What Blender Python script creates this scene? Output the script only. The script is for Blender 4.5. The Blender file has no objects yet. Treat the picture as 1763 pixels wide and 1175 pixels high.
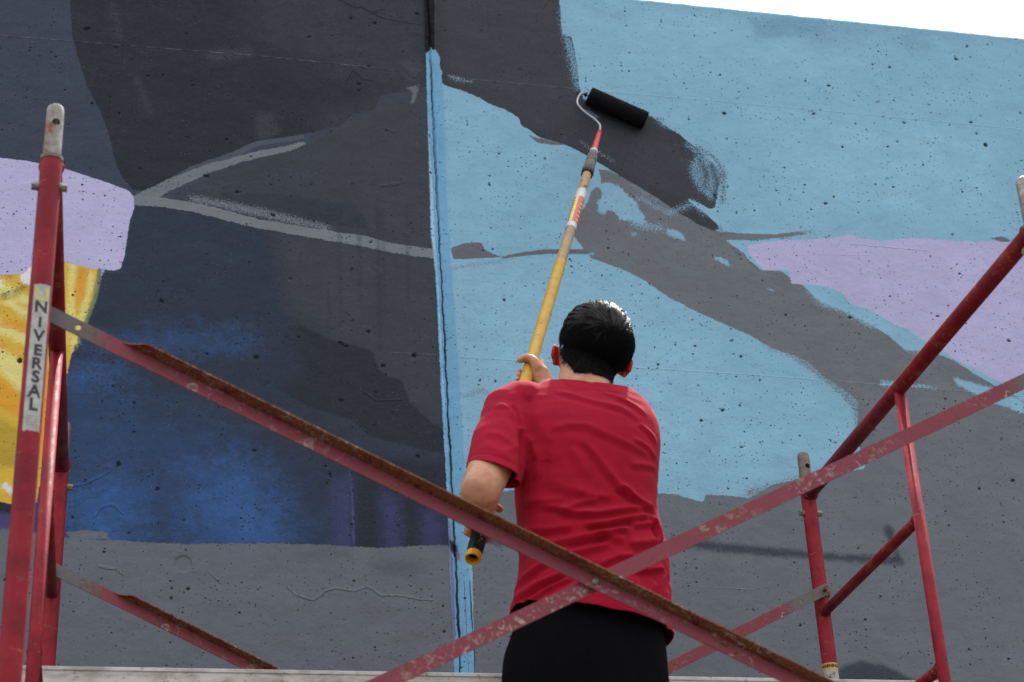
import bpy, bmesh, math, random, time
import numpy as np
from mathutils import Vector, Matrix, noise, geometry
T0 = time.time()
random.seed(7); rng = np.random.default_rng(7)
SC = bpy.context.scene
COL = SC.collection

# ------------------------------------------------------------------ camera
CZ = 1.35                                  # camera height above the ground
FPX, PITCH, ROLL, YAW = 3191.83, 0.47610, -0.05077, 0.22284
IW, IH = 1763.0, 1175.0
fw = Vector((math.sin(YAW)*math.cos(PITCH), math.cos(YAW)*math.cos(PITCH), math.sin(PITCH)))
r0 = Vector((math.cos(YAW), -math.sin(YAW), 0)); u0 = r0.cross(fw)
rt = math.cos(ROLL)*r0 + math.sin(ROLL)*u0
up = -math.sin(ROLL)*r0 + math.cos(ROLL)*u0
cam_d = bpy.data.cameras.new('camera'); cam = bpy.data.objects.new('camera', cam_d); COL.objects.link(cam)
m = Matrix((rt, up, -fw)).transposed().to_4x4(); m.translation = Vector((0, 0, CZ)); cam.matrix_world = m
cam_d.sensor_width = 36; cam_d.lens = FPX/IW*36; cam_d.clip_start = .05; cam_d.clip_end = 1500
cam_d.dof.use_dof = True; cam_d.dof.focus_distance = 5.2; cam_d.dof.aperture_fstop = 5.0
SC.camera = cam

# ------------------------------------------------------------------ light
SUN_EL, SUN_AZ = math.radians(61), math.radians(34)      # azimuth from +Y (beyond the wall) towards +X
w = bpy.data.worlds.new('World'); SC.world = w; w.use_nodes = True
wt = w.node_tree; wt.nodes.clear()
sky = wt.nodes.new('ShaderNodeTexSky'); sky.sky_type = 'NISHITA'; sky.sun_disc = False
sky.sun_elevation = SUN_EL; sky.sun_rotation = SUN_AZ; sky.dust_density = 3; sky.air_density = 1.0; sky.ozone_density = 1
b1 = wt.nodes.new('ShaderNodeBackground'); b1.inputs[1].default_value = 0.06
b2 = wt.nodes.new('ShaderNodeBackground'); b2.inputs[0].default_value = (0.975, 0.98, .985, 1); b2.inputs[1].default_value = 1.0
# thin white cloud with the brightness of an overcast sky: about three times brighter overhead than at the horizon
wc = wt.nodes.new('ShaderNodeTexCoord'); wsx = wt.nodes.new('ShaderNodeSeparateXYZ'); wt.links.new(wc.outputs['Generated'], wsx.inputs[0])
wm_ = wt.nodes.new('ShaderNodeMapRange'); wt.links.new(wsx.outputs[2], wm_.inputs[0]); wm_.inputs[1].default_value = 0; wm_.inputs[2].default_value = 1; wm_.inputs[3].default_value = .42; wm_.inputs[4].default_value = 1.25
wt.links.new(wm_.outputs[0], b2.inputs[1])
ad = wt.nodes.new('ShaderNodeAddShader'); ow = wt.nodes.new('ShaderNodeOutputWorld')
wt.links.new(sky.outputs[0], b1.inputs[0]); wt.links.new(b1.outputs[0], ad.inputs[0]); wt.links.new(b2.outputs[0], ad.inputs[1])
wt.links.new(ad.outputs[0], ow.inputs[0])
sd = bpy.data.lights.new('sun', 'SUN'); sd.energy = 5.0; sd.angle = math.radians(2.0); sd.color = (1, .95, .88)
sun = bpy.data.objects.new('sun', sd); COL.objects.link(sun)
S = Vector((math.sin(SUN_AZ)*math.cos(SUN_EL), math.cos(SUN_AZ)*math.cos(SUN_EL), math.sin(SUN_EL)))
sun.rotation_euler = S.to_track_quat('Z', 'Y').to_euler(); sun.location = S*30
SC.view_settings.view_transform = 'Standard'; SC.view_settings.look = 'None'
SC.view_settings.gamma = 1; SC.view_settings.use_curve_mapping = False
SC.view_settings.exposure = 0.35
SC.render.engine = 'CYCLES'

# ------------------------------------------------------------------ helpers
def at(x, y, Y):
    """point of the photograph's ray (x, y) at distance Y in front of the camera -> world"""
    d = fw + rt*((x-IW/2)/FPX) - up*((y-IH/2)/FPX)
    return Vector((0, 0, CZ)) + d*(Y/d.y)
def lin(c):
    return tuple(((v/255)/12.92 if v/255 <= .04045 else ((v/255+.055)/1.055)**2.4) for v in c)
def col4(c, k=1.0): return tuple(min(v*k, .9) for v in lin(c)) + (1,)
def tag(o, label=None, cat=None, group=None, kind=None):
    if label: o['label'] = label
    if cat: o['category'] = cat
    if group: o['group'] = group
    if kind: o['kind'] = kind
    return o
def empty(name, loc=(0, 0, 0)):
    o = bpy.data.objects.new(name, None); o.empty_display_size = .1; o.location = loc; COL.objects.link(o); return o
def mesh_obj(name, me, mat, parent=None, smooth=True):
    o = bpy.data.objects.new(name, me); COL.objects.link(o)
    if mat: me.materials.append(mat)
    if smooth: me.polygons.foreach_set('use_smooth', [True]*len(me.polygons))
    if parent:
        o.parent = parent
        if parent.type == 'EMPTY':
            me.transform(Matrix.Translation(-parent.location))
        elif parent.parent:
            me.transform(Matrix.Translation(-parent.parent.location))
    return o
def bm_obj(name, bm, mat, parent=None, smooth=True, sharp=None):
    me = bpy.data.meshes.new(name)
    bmesh.ops.recalc_face_normals(bm, faces=bm.faces)
    if sharp:
        for e in bm.edges:
            if len(e.link_faces) == 2 and e.calc_face_angle(0) > sharp: e.smooth = False
    bm.to_mesh(me); bm.free()
    return mesh_obj(name, me, mat, parent, smooth)
def frame_of(d):
    d = d.normalized(); a = Vector((0, 0, 1)) if abs(d.z) < .9 else Vector((0, 1, 0))
    x = a.cross(d).normalized(); return x, d.cross(x)
def tube(bm, pts, rads, seg=20, cap=True, flat=1.0, round_ends=False):
    pts = [Vector(p) for p in pts]
    if not hasattr(rads, '__len__'): rads = [rads]*len(pts)
    rads = list(rads)
    if round_ends:
        d0 = (pts[0]-pts[1]).normalized(); d1 = (pts[-1]-pts[-2]).normalized(); a, b = rads[0], rads[-1]
        pre = [(pts[0]+d0*a*math.sin(t), a*math.cos(t)) for t in (1.45, 1.1, .75, .4)]
        post = [(pts[-1]+d1*b*math.sin(t), b*math.cos(t)) for t in (.4, .75, 1.1, 1.45)]
        pts = [p for p, _ in pre]+pts+[p for p, _ in post]; rads = [r for _, r in pre]+rads+[r for _, r in post]
    rings = []; px = None
    for i, p in enumerate(pts):
        d = (pts[min(i+1, len(pts)-1)]-pts[max(i-1, 0)]).normalized()
        if px is None: px, py = frame_of(d)
        else:
            px = (px - d*px.dot(d)).normalized(); py = d.cross(px)
        rr = rads[i]
        rings.append([bm.verts.new(p + px*(rr*math.cos(2*math.pi*k/seg)) + py*(rr*flat*math.sin(2*math.pi*k/seg))) for k in range(seg)])
    for a, b in zip(rings, rings[1:]):
        for k in range(seg): bm.faces.new((a[k], a[(k+1) % seg], b[(k+1) % seg], b[k]))
    if cap:
        bm.faces.new(rings[0][::-1]); bm.faces.new(rings[-1])
    return rings
def box(bm, c, s, M=None):
    vs = []
    for i in range(8):
        v = Vector(((i & 1)-.5, ((i >> 1) & 1)-.5, ((i >> 2) & 1)-.5)); v = Vector((v.x*s[0], v.y*s[1], v.z*s[2]))
        if M is not None: v = M @ v
        vs.append(bm.verts.new(v+Vector(c)))
    for f in ((0, 2, 3, 1), (4, 5, 7, 6), (0, 1, 5, 4), (2, 6, 7, 3), (0, 4, 6, 2), (1, 3, 7, 5)): bm.faces.new([vs[i] for i in f])

class NT:
    def __init__(s, name):
        s.m = bpy.data.materials.new(name); s.m.use_nodes = True; s.t = s.m.node_tree; s.t.nodes.clear()
        s.out = s.n('ShaderNodeOutputMaterial'); s.b = s.n('ShaderNodeBsdfPrincipled'); s.t.links.new(s.b.outputs[0], s.out.inputs[0])
        s.tc = s.n('ShaderNodeTexCoord').outputs['Object']
    def n(s, ty, **kw):
        nd = s.t.nodes.new(ty)
        for k, v in kw.items(): setattr(nd, k, v)
        return nd
    def set(s, sock, v):
        if hasattr(v, 'links') or hasattr(v, 'is_linked'): s.t.links.new(v, sock)
        else: sock.default_value = v
    def math(s, op, a, b=0.0, c=0.0, clamp=False):
        nd = s.n('ShaderNodeMath', operation=op, use_clamp=clamp)
        for i, v in enumerate((a, b, c)): s.set(nd.inputs[i], v)
        return nd.outputs[0]
    def add(s, a, b): return s.math('ADD', a, b)
    def mul(s, a, b): return s.math('MULTIPLY', a, b)
    def noise(s, scale, detail=3, rough=.5, vec=None, dist=0, out=0):
        nd = s.n('ShaderNodeTexNoise'); s.set(nd.inputs['Vector'], vec or s.tc)
        nd.inputs['Scale'].default_value = scale; nd.inputs['Detail'].default_value = detail
        nd.inputs['Roughness'].default_value = rough; nd.inputs['Distortion'].default_value = dist
        return nd.outputs[out]
    def mapv(s, scale=(1, 1, 1), loc=(0, 0, 0), rot=(0, 0, 0), vec=None):
        nd = s.n('ShaderNodeMapping'); s.set(nd.inputs[0], vec or s.tc)
        nd.inputs['Scale'].default_value = scale; nd.inputs['Location'].default_value = loc; nd.inputs['Rotation'].default_value = rot
        return nd.outputs[0]
    def rng(s, v, a, b, lo=0.0, hi=1.0, smooth=True):
        nd = s.n('ShaderNodeMapRange', interpolation_type='SMOOTHSTEP' if smooth else 'LINEAR')
        s.set(nd.inputs[0], v); s.set(nd.inputs[1], a); s.set(nd.inputs[2], b); s.set(nd.inputs[3], lo); s.set(nd.inputs[4], hi)
        return nd.outputs[0]
    def mix(s, f, a, b, bt='MIX'):
        nd = s.n('ShaderNodeMix', data_type='RGBA', blend_type=bt); s.set(nd.inputs[0], f); s.set(nd.inputs[6], a); s.set(nd.inputs[7], b)
        return nd.outputs[2]
    def attr(s, name):
        return s.n('ShaderNodeAttribute', attribute_name=name).outputs['Fac']
    def vor(s, scale, vec, feature='F1', dims='2D', rand=1.0):
        nd = s.n('ShaderNodeTexVoronoi', voronoi_dimensions=dims, feature=feature); s.set(nd.inputs['Vector'], vec)
        nd.inputs['Scale'].default_value = scale; nd.inputs['Randomness'].default_value = rand; return nd
    def bump(s, h, dist=.001, strength=1.0, normal=None):
        nd = s.n('ShaderNodeBump'); nd.inputs['Strength'].default_value = strength; nd.inputs['Distance'].default_value = dist
        s.set(nd.inputs['Height'], h)
        if normal is not None: s.t.links.new(normal, nd.inputs['Normal'])
        return nd.outputs[0]
    def fin(s, color=None, rough=None, metal=None, normal=None, **kw):
        if color is not None: s.set(s.b.inputs['Base Color'], color)
        if rough is not None: s.set(s.b.inputs['Roughness'], rough)
        if metal is not None: s.set(s.b.inputs['Metallic'], metal)
        if normal is not None: s.t.links.new(normal, s.b.inputs['Normal'])
        for k, v in kw.items(): s.set(s.b.inputs[k], v)
        return s.m
def plain(name, c, rough=.5, metal=0.0, var=.12, scale=40, bump=0.0):
    t = NT(name); n = t.noise(scale, 4, .6)
    cc = t.mix(t.rng(n, .3, .7), tuple(v*(1-var) for v in c[:3])+(1,), tuple(min(v*(1+var), .95) for v in c[:3])+(1,))
    return t.fin(cc, t.rng(n, .2, .8, rough-.06, rough+.08), metal, t.bump(n, bump) if bump else None)

# scaffold geometry recovered from the photograph (metres, camera at origin, z + CZ)
XL_, XR_ = -.1915, 1.9400
YN, YF, YI = 3.221, 4.745, 4.025
ZT, ZBOLT, ZPIN, ZPINLO, ZBAR = 2.184+CZ, 1.993+CZ, 1.732+CZ, .680+CZ, 2.050+CZ
RUNG = [1.687+CZ, 1.303+CZ, .919+CZ]
ZPINF, ZPINLOF = 1.746+CZ, .692+CZ                # the far pair hangs a little higher
ZFOOT = .50+CZ
YW = 5.20                                   # wall face

# ------------------------------------------------------------------ ground
t = NT('asphalt'); n1 = t.noise(3, 5, .6); n2 = t.noise(90, 3, .6)
c = t.mix(t.rng(n1, .3, .7), (.045, .045, .047, 1), (.075, .073, .07, 1)); c = t.mix(t.rng(n2, .5, .8), c, (.13, .13, .125, 1))
M_ground = t.fin(c, .9, 0, t.bump(n2, .004))
bm = bmesh.new(); bmesh.ops.create_grid(bm, x_segments=20, y_segments=20, size=300)
tag(bm_obj('ground', bm, M_ground, smooth=False), kind='structure')

# ------------------------------------------------------------------ the painted concrete wall
def colw(c, k):
    l = lin(c); y = .3*l[0]+.5*l[1]+.2*l[2]
    return tuple(min(v*y**.19*k, .9) for v in l) + (1,)
K = 1.64        # paint albedo relative to its look in the shade of the wall
LAY = []        # (name, colour, shapes, edge noise, dry-roller noise, softness, opacity)
def L(name, c, shapes, amp=2, fine=1, soft=1, op=1.0): LAY.append((name, c, shapes, amp, fine, soft, op))
def PG(*p): return ('p', p)
def LN(*p): return ('l', p)
SLATE = (64, 71, 87)
L('navy_field', (50, 60, 77), [PG((235, 338), (300, 342), (500, 385), (749, 437), (768, 800), (775, 960), (-100, 960), (-100, 620), (60, 560), (150, 560), (165, 470), (205, 468), (218, 430), (231, 352))], 1.5, .5, 3)
L('charcoal_field', (45, 49, 59), [PG((118, -90), (123, 60), (135, 100), (150, 150), (172, 190), (188, 235), (200, 282), (212, 308), (226, 324), (247, 331), (262, 325), (300, 305), (330, 290), (400, 265), (420, 252), (445, 243), (520, 232), (560, 222), (590, 217), (603, 198), (645, 190), (655, 165), (700, 157), (735, 150), (733, 60), (729, -90))], 1.5, .6, 2)
L('dusty_top', (66, 68, 74), [PG((420, -90), (420, 40), (520, 110), (640, 150), (736, 160), (730, -90))], 25, 4, 90, .75)
L('between_stripes', (63, 68, 79), [PG((300, 334), (400, 288), (520, 252), (600, 212), (660, 190), (738, 165), (745, 432), (620, 405), (480, 368))], 2, .5, 3)
L('brownish_right', (68, 69, 74), [PG((560, 190), (738, 150), (760, 600), (765, 780), (560, 720), (540, 560))], 20, 2, 80, .8)
L('roller_band', (53, 58, 69), [PG((375, 332), (470, 333), (560, 345), (612, 352), (640, 395), (560, 385), (480, 372), (400, 352))], 3, 1, 10, .8)
L('lower_slate', (68, 70, 77), [PG((470, 400), (560, 412), (750, 446), (768, 745), (735, 722), (706, 692), (692, 655), (655, 642), (641, 606), (600, 592), (575, 588), (560, 560), (500, 540))], 6, .6, 50, .9)
L('dark_lobe', (45, 49, 59), [PG((430, 560), (520, 560), (575, 588), (600, 592), (641, 606), (655, 642), (692, 655), (706, 692), (735, 722), (768, 745), (768, 782), (700, 768), (640, 752), (600, 720), (540, 705), (440, 650))], 3, .6, 5, .9)
L('navy_blend', (49, 59, 76), [PG((300, 480), (440, 500), (500, 560), (520, 640), (470, 690), (300, 640))], 10, 2, 55, 1)
L('dark_vertical', (44, 48, 58), [PG((606, 780), (768, 800), (772, 960), (608, 960))], 3, .5, 18, .8)
L('blue_wash', (50, 76, 116), [PG((90, 630), (240, 680), (380, 740), (480, 820), (540, 880), (545, 960), (-60, 960), (60, 860))], 34, 4, 150, .95)
L('blue_bright', (58, 100, 160), [PG((330, 800), (420, 790), (480, 850), (490, 970), (330, 970)), PG((120, 850), (190, 815), (240, 850), (240, 960), (120, 960)), LN((180, 600, 3), (300, 590, 9), (420, 585, 3)), LN((110, 650, 6), (200, 640, 3))], 30, 4, 90, .7)
L('violet_streaks', (70, 74, 122), [PG((578, 830), (603, 815), (606, 960), (575, 960)), PG((655, 850), (686, 850), (690, 960), (662, 960)), PG((727, 880), (762, 880), (765, 960), (726, 960))], 8, 3, 34, .6)
L('violet_edge', (86, 84, 140), [LN((603, 810, 1.5), (607, 870, 1.8), (609, 938, 1.5))], 1, 1, 3, .8)
L('lower_grey_left', (103, 107, 114), [PG((-200, 905), (0, 905), (60, 916), (100, 926), (200, 931), (330, 937), (450, 935), (560, 938), (650, 944), (720, 940), (779, 938), (800, 1500), (-300, 1500)), PG((112, 918), (150, 912), (185, 918), (190, 926), (130, 930))], 2, 1, 2)
L('grey_stain', (84, 89, 98), [PG((640, 970), (700, 965), (745, 980), (700, 990), (650, 985)), PG((520, 950), (600, 946), (600, 960), (520, 962))], 6, 3, 26, .6)
L('halo_stripe', (80, 87, 99), [LN((262, 330, 6), (330, 292, 6), (400, 268, 6), (440, 248, 5), (520, 236, 4)), PG((232, 330), (262, 330), (300, 345), (232, 350))], 2, 1, 2, .9)
L('stripe_upper', (112, 117, 123), [LN((240, 344, 11), (300, 314, 10), (360, 290, 8), (420, 272, 6), (470, 261, 6), (505, 253, 5), (524, 246, 3))], 2, 1.6, 1)
L('stripe_lower', (116, 120, 125), [LN((236, 343, 9), (330, 356, 9), (440, 384, 9), (540, 402, 9), (620, 414, 10), (680, 428, 9), (750, 438, 9))], 2, 1.2, 1)
L('stripe_dry', (118, 123, 130), [LN((330, 342, 5), (400, 355, 7), (450, 366, 8), (500, 378, 7), (560, 392, 5))], 2, 13, 1, .9)
L('drips', (53, 55, 63), [LN((565, 500, 2), (567, 620, 3)), LN((584, 360, 2), (586, 560, 3)), LN((618, 380, 3), (620, 520, 2)), LN((650, 345, 3), (654, 600, 4)), LN((661, 360, 1), (663, 540, 2)), LN((700, 345, 2), (703, 520, 3)), LN((596, 120, 3), (600, 200, 2))], 4, 4, 8, .5)
L('scrapes', (92, 94, 98), [PG((690, 108), (722, 100), (730, 130), (700, 140)), PG((436, 200), (470, 196), (482, 226), (450, 240)), PG((355, 88), (430, 84), (440, 98), (360, 104)), LN((190, 5, 2), (205, 60, 3)), LN((230, 130, 2), (256, 190, 3))], 8, 16, 16, .35)
L('patch_by_joint', (108, 108, 112), [PG((700, 152), (722, 146), (720, 158), (712, 178), (706, 182), (710, 160))], 3, 2, 1, .9)
L('yellow_field', (200, 164, 56), [PG((-150, 455), (60, 452), (118, 450), (170, 462), (166, 500), (152, 540), (135, 580), (120, 620), (104, 700), (80, 800), (62, 866), (0, 868), (-150, 850))], 2, 1.5, 2)
L('yellow_stripes', (212, 200, 128), [PG((-80, 455), (0, 480), (64, 520), (62, 556), (0, 520), (-80, 480)), PG((-80, 540), (0, 590), (50, 640), (44, 682), (0, 640), (-80, 590)), PG((-80, 505), (0, 548), (56, 580), (54, 600), (0, 575), (-80, 535)), PG((119, 452), (134, 456), (132, 520), (124, 560), (116, 590)), PG((150, 466), (164, 470), (148, 540), (132, 590), (122, 610), (120, 590), (138, 540))], 5, 5, 12, .8)
L('orange_daubs', (208, 140, 40), [PG((134, 458), (152, 463), (147, 510), (130, 532), (126, 500)), PG((-80, 600), (0, 650), (44, 690), (40, 722), (0, 700), (-80, 650)), PG((0, 545), (50, 560), (48, 575), (0, 562)), PG((70, 640), (84, 630), (80, 740), (68, 800)), PG((26, 522), (62, 526), (58, 538)), PG((-20, 575), (12, 592), (10, 604), (-20, 590))], 3, 4, 8, .75)
L('ochre', (170, 140, 48), [PG((-60, 712), (0, 722), (42, 742), (34, 806), (-60, 800)), PG((20, 508), (44, 486), (60, 474), (58, 488), (24, 514), (-10, 522), (-10, 514))], 5, 5, 12, .8)
L('olive_streak', (92, 98, 60), [PG((0, 506), (30, 496), (60, 478), (58, 484), (34, 502), (0, 514))], 3, 9, 6, .8)
L('brown_daub', (132, 84, 50), [PG((48, 770), (62, 756), (60, 790), (46, 806)), LN((0, 470, 3), (20, 476, 3))], 4, 9, 6, .8)
L('white_daubs', (222, 220, 222), [PG((38, 466), (60, 450), (60, 494), (46, 490), (34, 482)), PG((-40, 478), (5, 482), (2, 494), (-40, 500)), LN((8, 836, 4), (20, 846, 4))], 4, 5, 4, .9)
L('yellow_edge', (116, 130, 96), [LN((172, 464, 4), (164, 510, 4), (146, 560, 3), (134, 585, 2))], 1.5, 1.5, 3, .8)
L('dark_under_yellow', (44, 44, 58), [PG((-100, 862), (0, 864), (20, 870), (18, 884), (0, 880), (-100, 880))], 2, 2, 3)
L('purple_under', (76, 72, 116), [PG((-100, 884), (20, 884), (20, 912), (-100, 918))], 3, 2, 6, .9)
L('lavender_left', (170, 165, 196), [PG((-200, 262), (0, 272), (50, 278), (108, 290), (165, 308), (222, 328), (230, 338), (231, 358), (224, 378), (218, 412), (214, 440), (208, 462), (196, 466), (180, 464), (165, 464), (140, 458), (112, 451), (85, 448), (60, 452), (40, 472), (0, 474), (-200, 480))], 1.2, 1.2, 1)
L('lavender_drips', (167, 162, 196), [LN((174, 462, 1.6), (173, 478, 1)), LN((180, 462, 1.5), (181, 473, 1)), LN((191, 462, 1.8), (191, 470, 1))], .8, 1, 1)
# right of the joint
L('sky_blue_field', (124, 166, 186), [PG((752, -200), (2600, -200), (2600, 1500), (813, 1500), (800, 1100), (775, 700), (762, 400))], .5, .3, 1)
L('blue_pale_worn', (139, 180, 201), [PG((1000, 30), (1350, 60), (1500, 110), (1400, 130), (1100, 80)), PG((800, 480), (1000, 470), (1200, 600), (1300, 780), (900, 780)), PG((1300, 200), (1700, 220), (1700, 380), (1400, 360))], 30, 4, 120, .45)
L('blue_darker', (112, 155, 180), [PG((1258, 380), (1290, 378), (1300, 394), (1262, 396)), PG((1290, 30), (1420, 34), (1420, 60), (1300, 66))], 6, 2, 18, .7)
L('grey_field_low', (106, 110, 116), [PG((806, 872), (840, 850), (900, 842), (1130, 849), (1165, 852), (1205, 864), (1212, 866), (1214, 853), (1250, 853), (1290, 858), (1330, 835), (1400, 822), (1430, 812), (1488, 808), (1491, 790), (1480, 772), (1480, 730), (1476, 705), (1530, 690), (1763, 700), (2600, 900), (2600, 1500), (819, 1500), (814, 1000))], 1.6, 1.5, 1.5)
L('grey_swath', (108, 111, 116), [PG((1030, 291), (1046, 293), (1080, 308), (1120, 333), (1160, 358), (1200, 384), (1240, 400), (1280, 402), (1330, 404), (1375, 399), (1400, 402), (1360, 408), (1300, 414), (1248, 414), (1262, 424), (1280, 436), (1292, 450), (1312, 466), (1345, 467), (1365, 482), (1385, 494), (1410, 518), (1440, 530), (1475, 546), (1500, 560), (1530, 578), (1560, 604), (1590, 602), (1640, 618), (1680, 645), (1720, 668), (1763, 690), (2600, 1000), (1900, 1050), (1476, 760), (1478, 700), (1478, 690), (1440, 662), (1420, 650), (1390, 622), (1366, 612), (1330, 600), (1290, 577), (1240, 556), (1205, 540), (1150, 512), (1110, 484), (1085, 470), (1040, 453), (1018, 446), (1004, 428), (986, 404), (992, 378), (1010, 352), (1018, 330), (1028, 322), (1036, 332), (1034, 306))], 1.6, 2.2, 1)
L('lower_dry_edge', (108, 111, 116), [LN((1320, 590, 8), (1370, 612, 9), (1400, 632, 10), (1440, 662, 10), (1478, 700, 8)), LN((1290, 848, 6), (1350, 836, 7), (1400, 822, 6)), LN((1476, 705, 7), (1482, 740, 8))], 3, 14, 1, .9)
L('blue_windows', (126, 168, 188), [PG((1034, 318), (1048, 313), (1062, 318), (1080, 336), (1096, 352), (1108, 372), (1112, 384), (1098, 387), (1084, 380), (1066, 380), (1058, 366), (1046, 361), (1040, 372), (1030, 366), (1029, 350), (1037, 338)), PG((1146, 396), (1160, 394), (1172, 402), (1181, 414), (1168, 412), (1148, 404)), PG((1078, 402), (1092, 402), (1096, 406), (1086, 407)), LN((1232, 444, 3), (1250, 452, 4), (1258, 458, 3)), LN((970, 440, 2), (1024, 438, 1.5)), LN((1322, 497, 2), (1330, 500, 2)), LN((1520, 660, 4), (1570, 664, 3), (1610, 668, 2)), PG((1640, 650), (1700, 665), (1763, 690), (1763, 712), (1700, 690), (1650, 664))], 4, 7, 2, .92)
L('blue_scrub', (126, 168, 188), [LN((1395, 500, 5), (1420, 522, 7), (1450, 532, 6), (1500, 560, 5)), LN((1090, 386, 3), (1140, 394, 5)), LN((1565, 600, 4), (1590, 606, 6))], 3, 15, 1, .85)
L('lavender_right', (166, 161, 192), [PG((1284, 424), (1308, 420), (1345, 414), (1400, 412), (1440, 409), (1462, 404), (1485, 411), (1520, 415), (1560, 411), (1592, 410), (1640, 415), (1763, 417), (2600, 430), (2600, 980), (1763, 672), (1718, 656), (1690, 640), (1640, 616), (1600, 592), (1560, 566), (1535, 556), (1510, 540), (1482, 528), (1462, 522), (1455, 508), (1440, 500), (1410, 492), (1385, 490), (1362, 489), (1360, 480), (1358, 466), (1340, 465), (1315, 465), (1303, 452), (1292, 440))], 1.6, 1.2, 1)
L('grey_thin', (104, 106, 112), [PG((776, 428), (796, 420), (815, 417), (829, 419), (834, 430), (850, 438), (866, 443), (840, 445), (810, 446), (780, 447)), LN((866, 444, 2), (900, 438, 4), (940, 434, 4.5), (1010, 434, 5)), PG((905, 229), (925, 238), (960, 243), (985, 250), (950, 250), (925, 246)), LN((1290, 414, 2), (1340, 411, 1.5), (1400, 410, 1), (1440, 408, 1)), PG((1700, 410), (1725, 407), (1740, 413), (1763, 414), (1730, 417)), LN((835, 172, 2.5), (850, 180, 3), (868, 187, 2))], 1.2, 1.5, 1)
L('grey_faint', (118, 132, 142), [LN((782, 462, 3), (830, 455, 3), (880, 446, 3)), LN((800, 683, 2), (830, 672, 5), (850, 684, 4), (872, 686, 2)), LN((1370, 402, 1.5), (1398, 399, 4), (1404, 406, 1.5)), LN((822, 240, 2), (832, 246, 2)), LN((1290, 290, 2), (1324, 296, 2))], 2, 10, 2, .8)
L('joint_blue', (110, 158, 188), [PG((734, 90), (740, 84), (741, 68), (744, 68), (746, 84), (752, 82), (757, 92), (759, 125), (763, 150), (765, 200), (768, 300), (773, 400), (783, 537), (793, 690), (800, 800), (807, 935), (809, 1000), (812, 1040), (817, 1110), (818, 1500), (788, 1500), (782, 1100), (778, 1040), (774, 950), (771, 860), (765, 760), (757, 620), (752, 500), (748, 430), (741, 400), (742, 330), (738, 240), (735, 150))], 1.6, 1.2, 1)
L('joint_light_edge', (158, 190, 208), [LN((736, 100, .8), (739, 250, 1.2), (744, 350, 3), (746, 410, 3), (755, 500, 1.2), (762, 650, 1), (771, 800, .8), (776, 930, .7))], 1, 1, 4, .8)
L('joint_purple', (118, 98, 140), [PG((772, 890), (778, 900), (783, 1000), (785, 1050), (786, 1110), (781, 1110), (777, 1000))], 1.2, 1.5, 4, .85)
L('joint_magenta', (120, 50, 96), [PG((784, 945), (791, 945), (792, 962), (786, 965))], 2, 2, 5, .8)
L('black_blotch', (22, 22, 26), [PG((774, 926), (784, 930), (790, 938), (786, 952), (776, 945))], 2.5, 2.5, 5, .95)
L('black_stroke', (62, 63, 69), [PG((749, -200), (952, -200), (958, -30), (965, 18), (968, 58), (984, 62), (990, 90), (993, 108), (998, 150), (1004, 170), (1040, 190), (1110, 192), (1122, 202), (1142, 214), (1170, 232), (1200, 256), (1225, 278), (1240, 296), (1243, 306), (1236, 322), (1233, 350), (1231, 358), (1222, 360), (1206, 352), (1186, 342), (1184, 346), (1212, 366), (1232, 384), (1238, 394), (1228, 398), (1205, 388), (1170, 368), (1140, 347), (1100, 322), (1060, 299), (1010, 268), (985, 255), (962, 245), (940, 240), (926, 236), (912, 224), (897, 216), (893, 204), (880, 194), (862, 186), (840, 178), (825, 168), (795, 156), (770, 149), (762, 144), (759, 132), (763, 124), (758, 118), (757, 96), (750, 82))], 1.5, 1.3, 1)
L('black_drybrush_blue', (122, 164, 187), [PG((1188, 285), (1206, 262), (1226, 270), (1246, 290), (1252, 310), (1244, 352), (1236, 350), (1228, 346), (1205, 328), (1192, 305)), LN((968, 20, 3), (974, 60, 5), (985, 95, 7), (996, 150, 4)), LN((1100, 340, 1), (1150, 368, 2), (1195, 350, 3), (1212, 368, 2)), LN((1185, 250, 3), (1230, 285, 4)), LN((1120, 200, 2), (1150, 218, 3))], 3, 17, 2, .9)
L('stroke_flecks', (92, 95, 104), [PG((760, -100), (940, -60), (990, 110), (1000, 170), (1100, 210), (1220, 300), (1200, 350), (1060, 285), (900, 200), (780, 140))], 6, 22, 30, .16)
L('blue_scratch', (132, 160, 176), [LN((1000, 244, 1.6), (1020, 258, 1.4), (1056, 278, 1.8)), LN((776, 132, 3), (790, 137, 4), (812, 141, 2)), LN((1010, 190, 3), (1026, 202, 4)), LN((1090, 320, 1), (1130, 345, 2))], 1.5, 9, 1, .8)
L('black_fleck', (64, 64, 72), [LN((1122, 204, 3), (1140, 208, 2)), LN((1200, 252, 2.2), (1232, 274, 3), (1247, 300, 3.5), (1243, 348, 3)), LN((1225, 285, 2.5), (1236, 318, 3), (1230, 345, 2.5)), LN((1205, 275, 2), (1216, 300, 2.5), (1214, 325, 2)), LN((1238, 394, 3), (1243, 400, 2))], 2, 13, 1)
L('spray_dark', (62, 66, 76), [LN((1160, 932, 6), (1230, 942, 8), (1320, 950, 7), (1440, 960, 6), (1545, 966, 7)), LN((1530, 914, 9), (1540, 944, 4), (1550, 968, 6)), PG((1445, 1150), (1480, 1138), (1530, 1148), (1580, 1175), (1620, 1240), (1420, 1240)), LN((808, 915, 5), (860, 938, 4))], 3, 2, 12, .9)
L('joint_open_dark', (16, 16, 18), [PG((728, -200), (748, -200), (749, 86), (744, 80), (742, 74), (739, 86), (732, 86))], 1, 1, 1)
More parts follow.
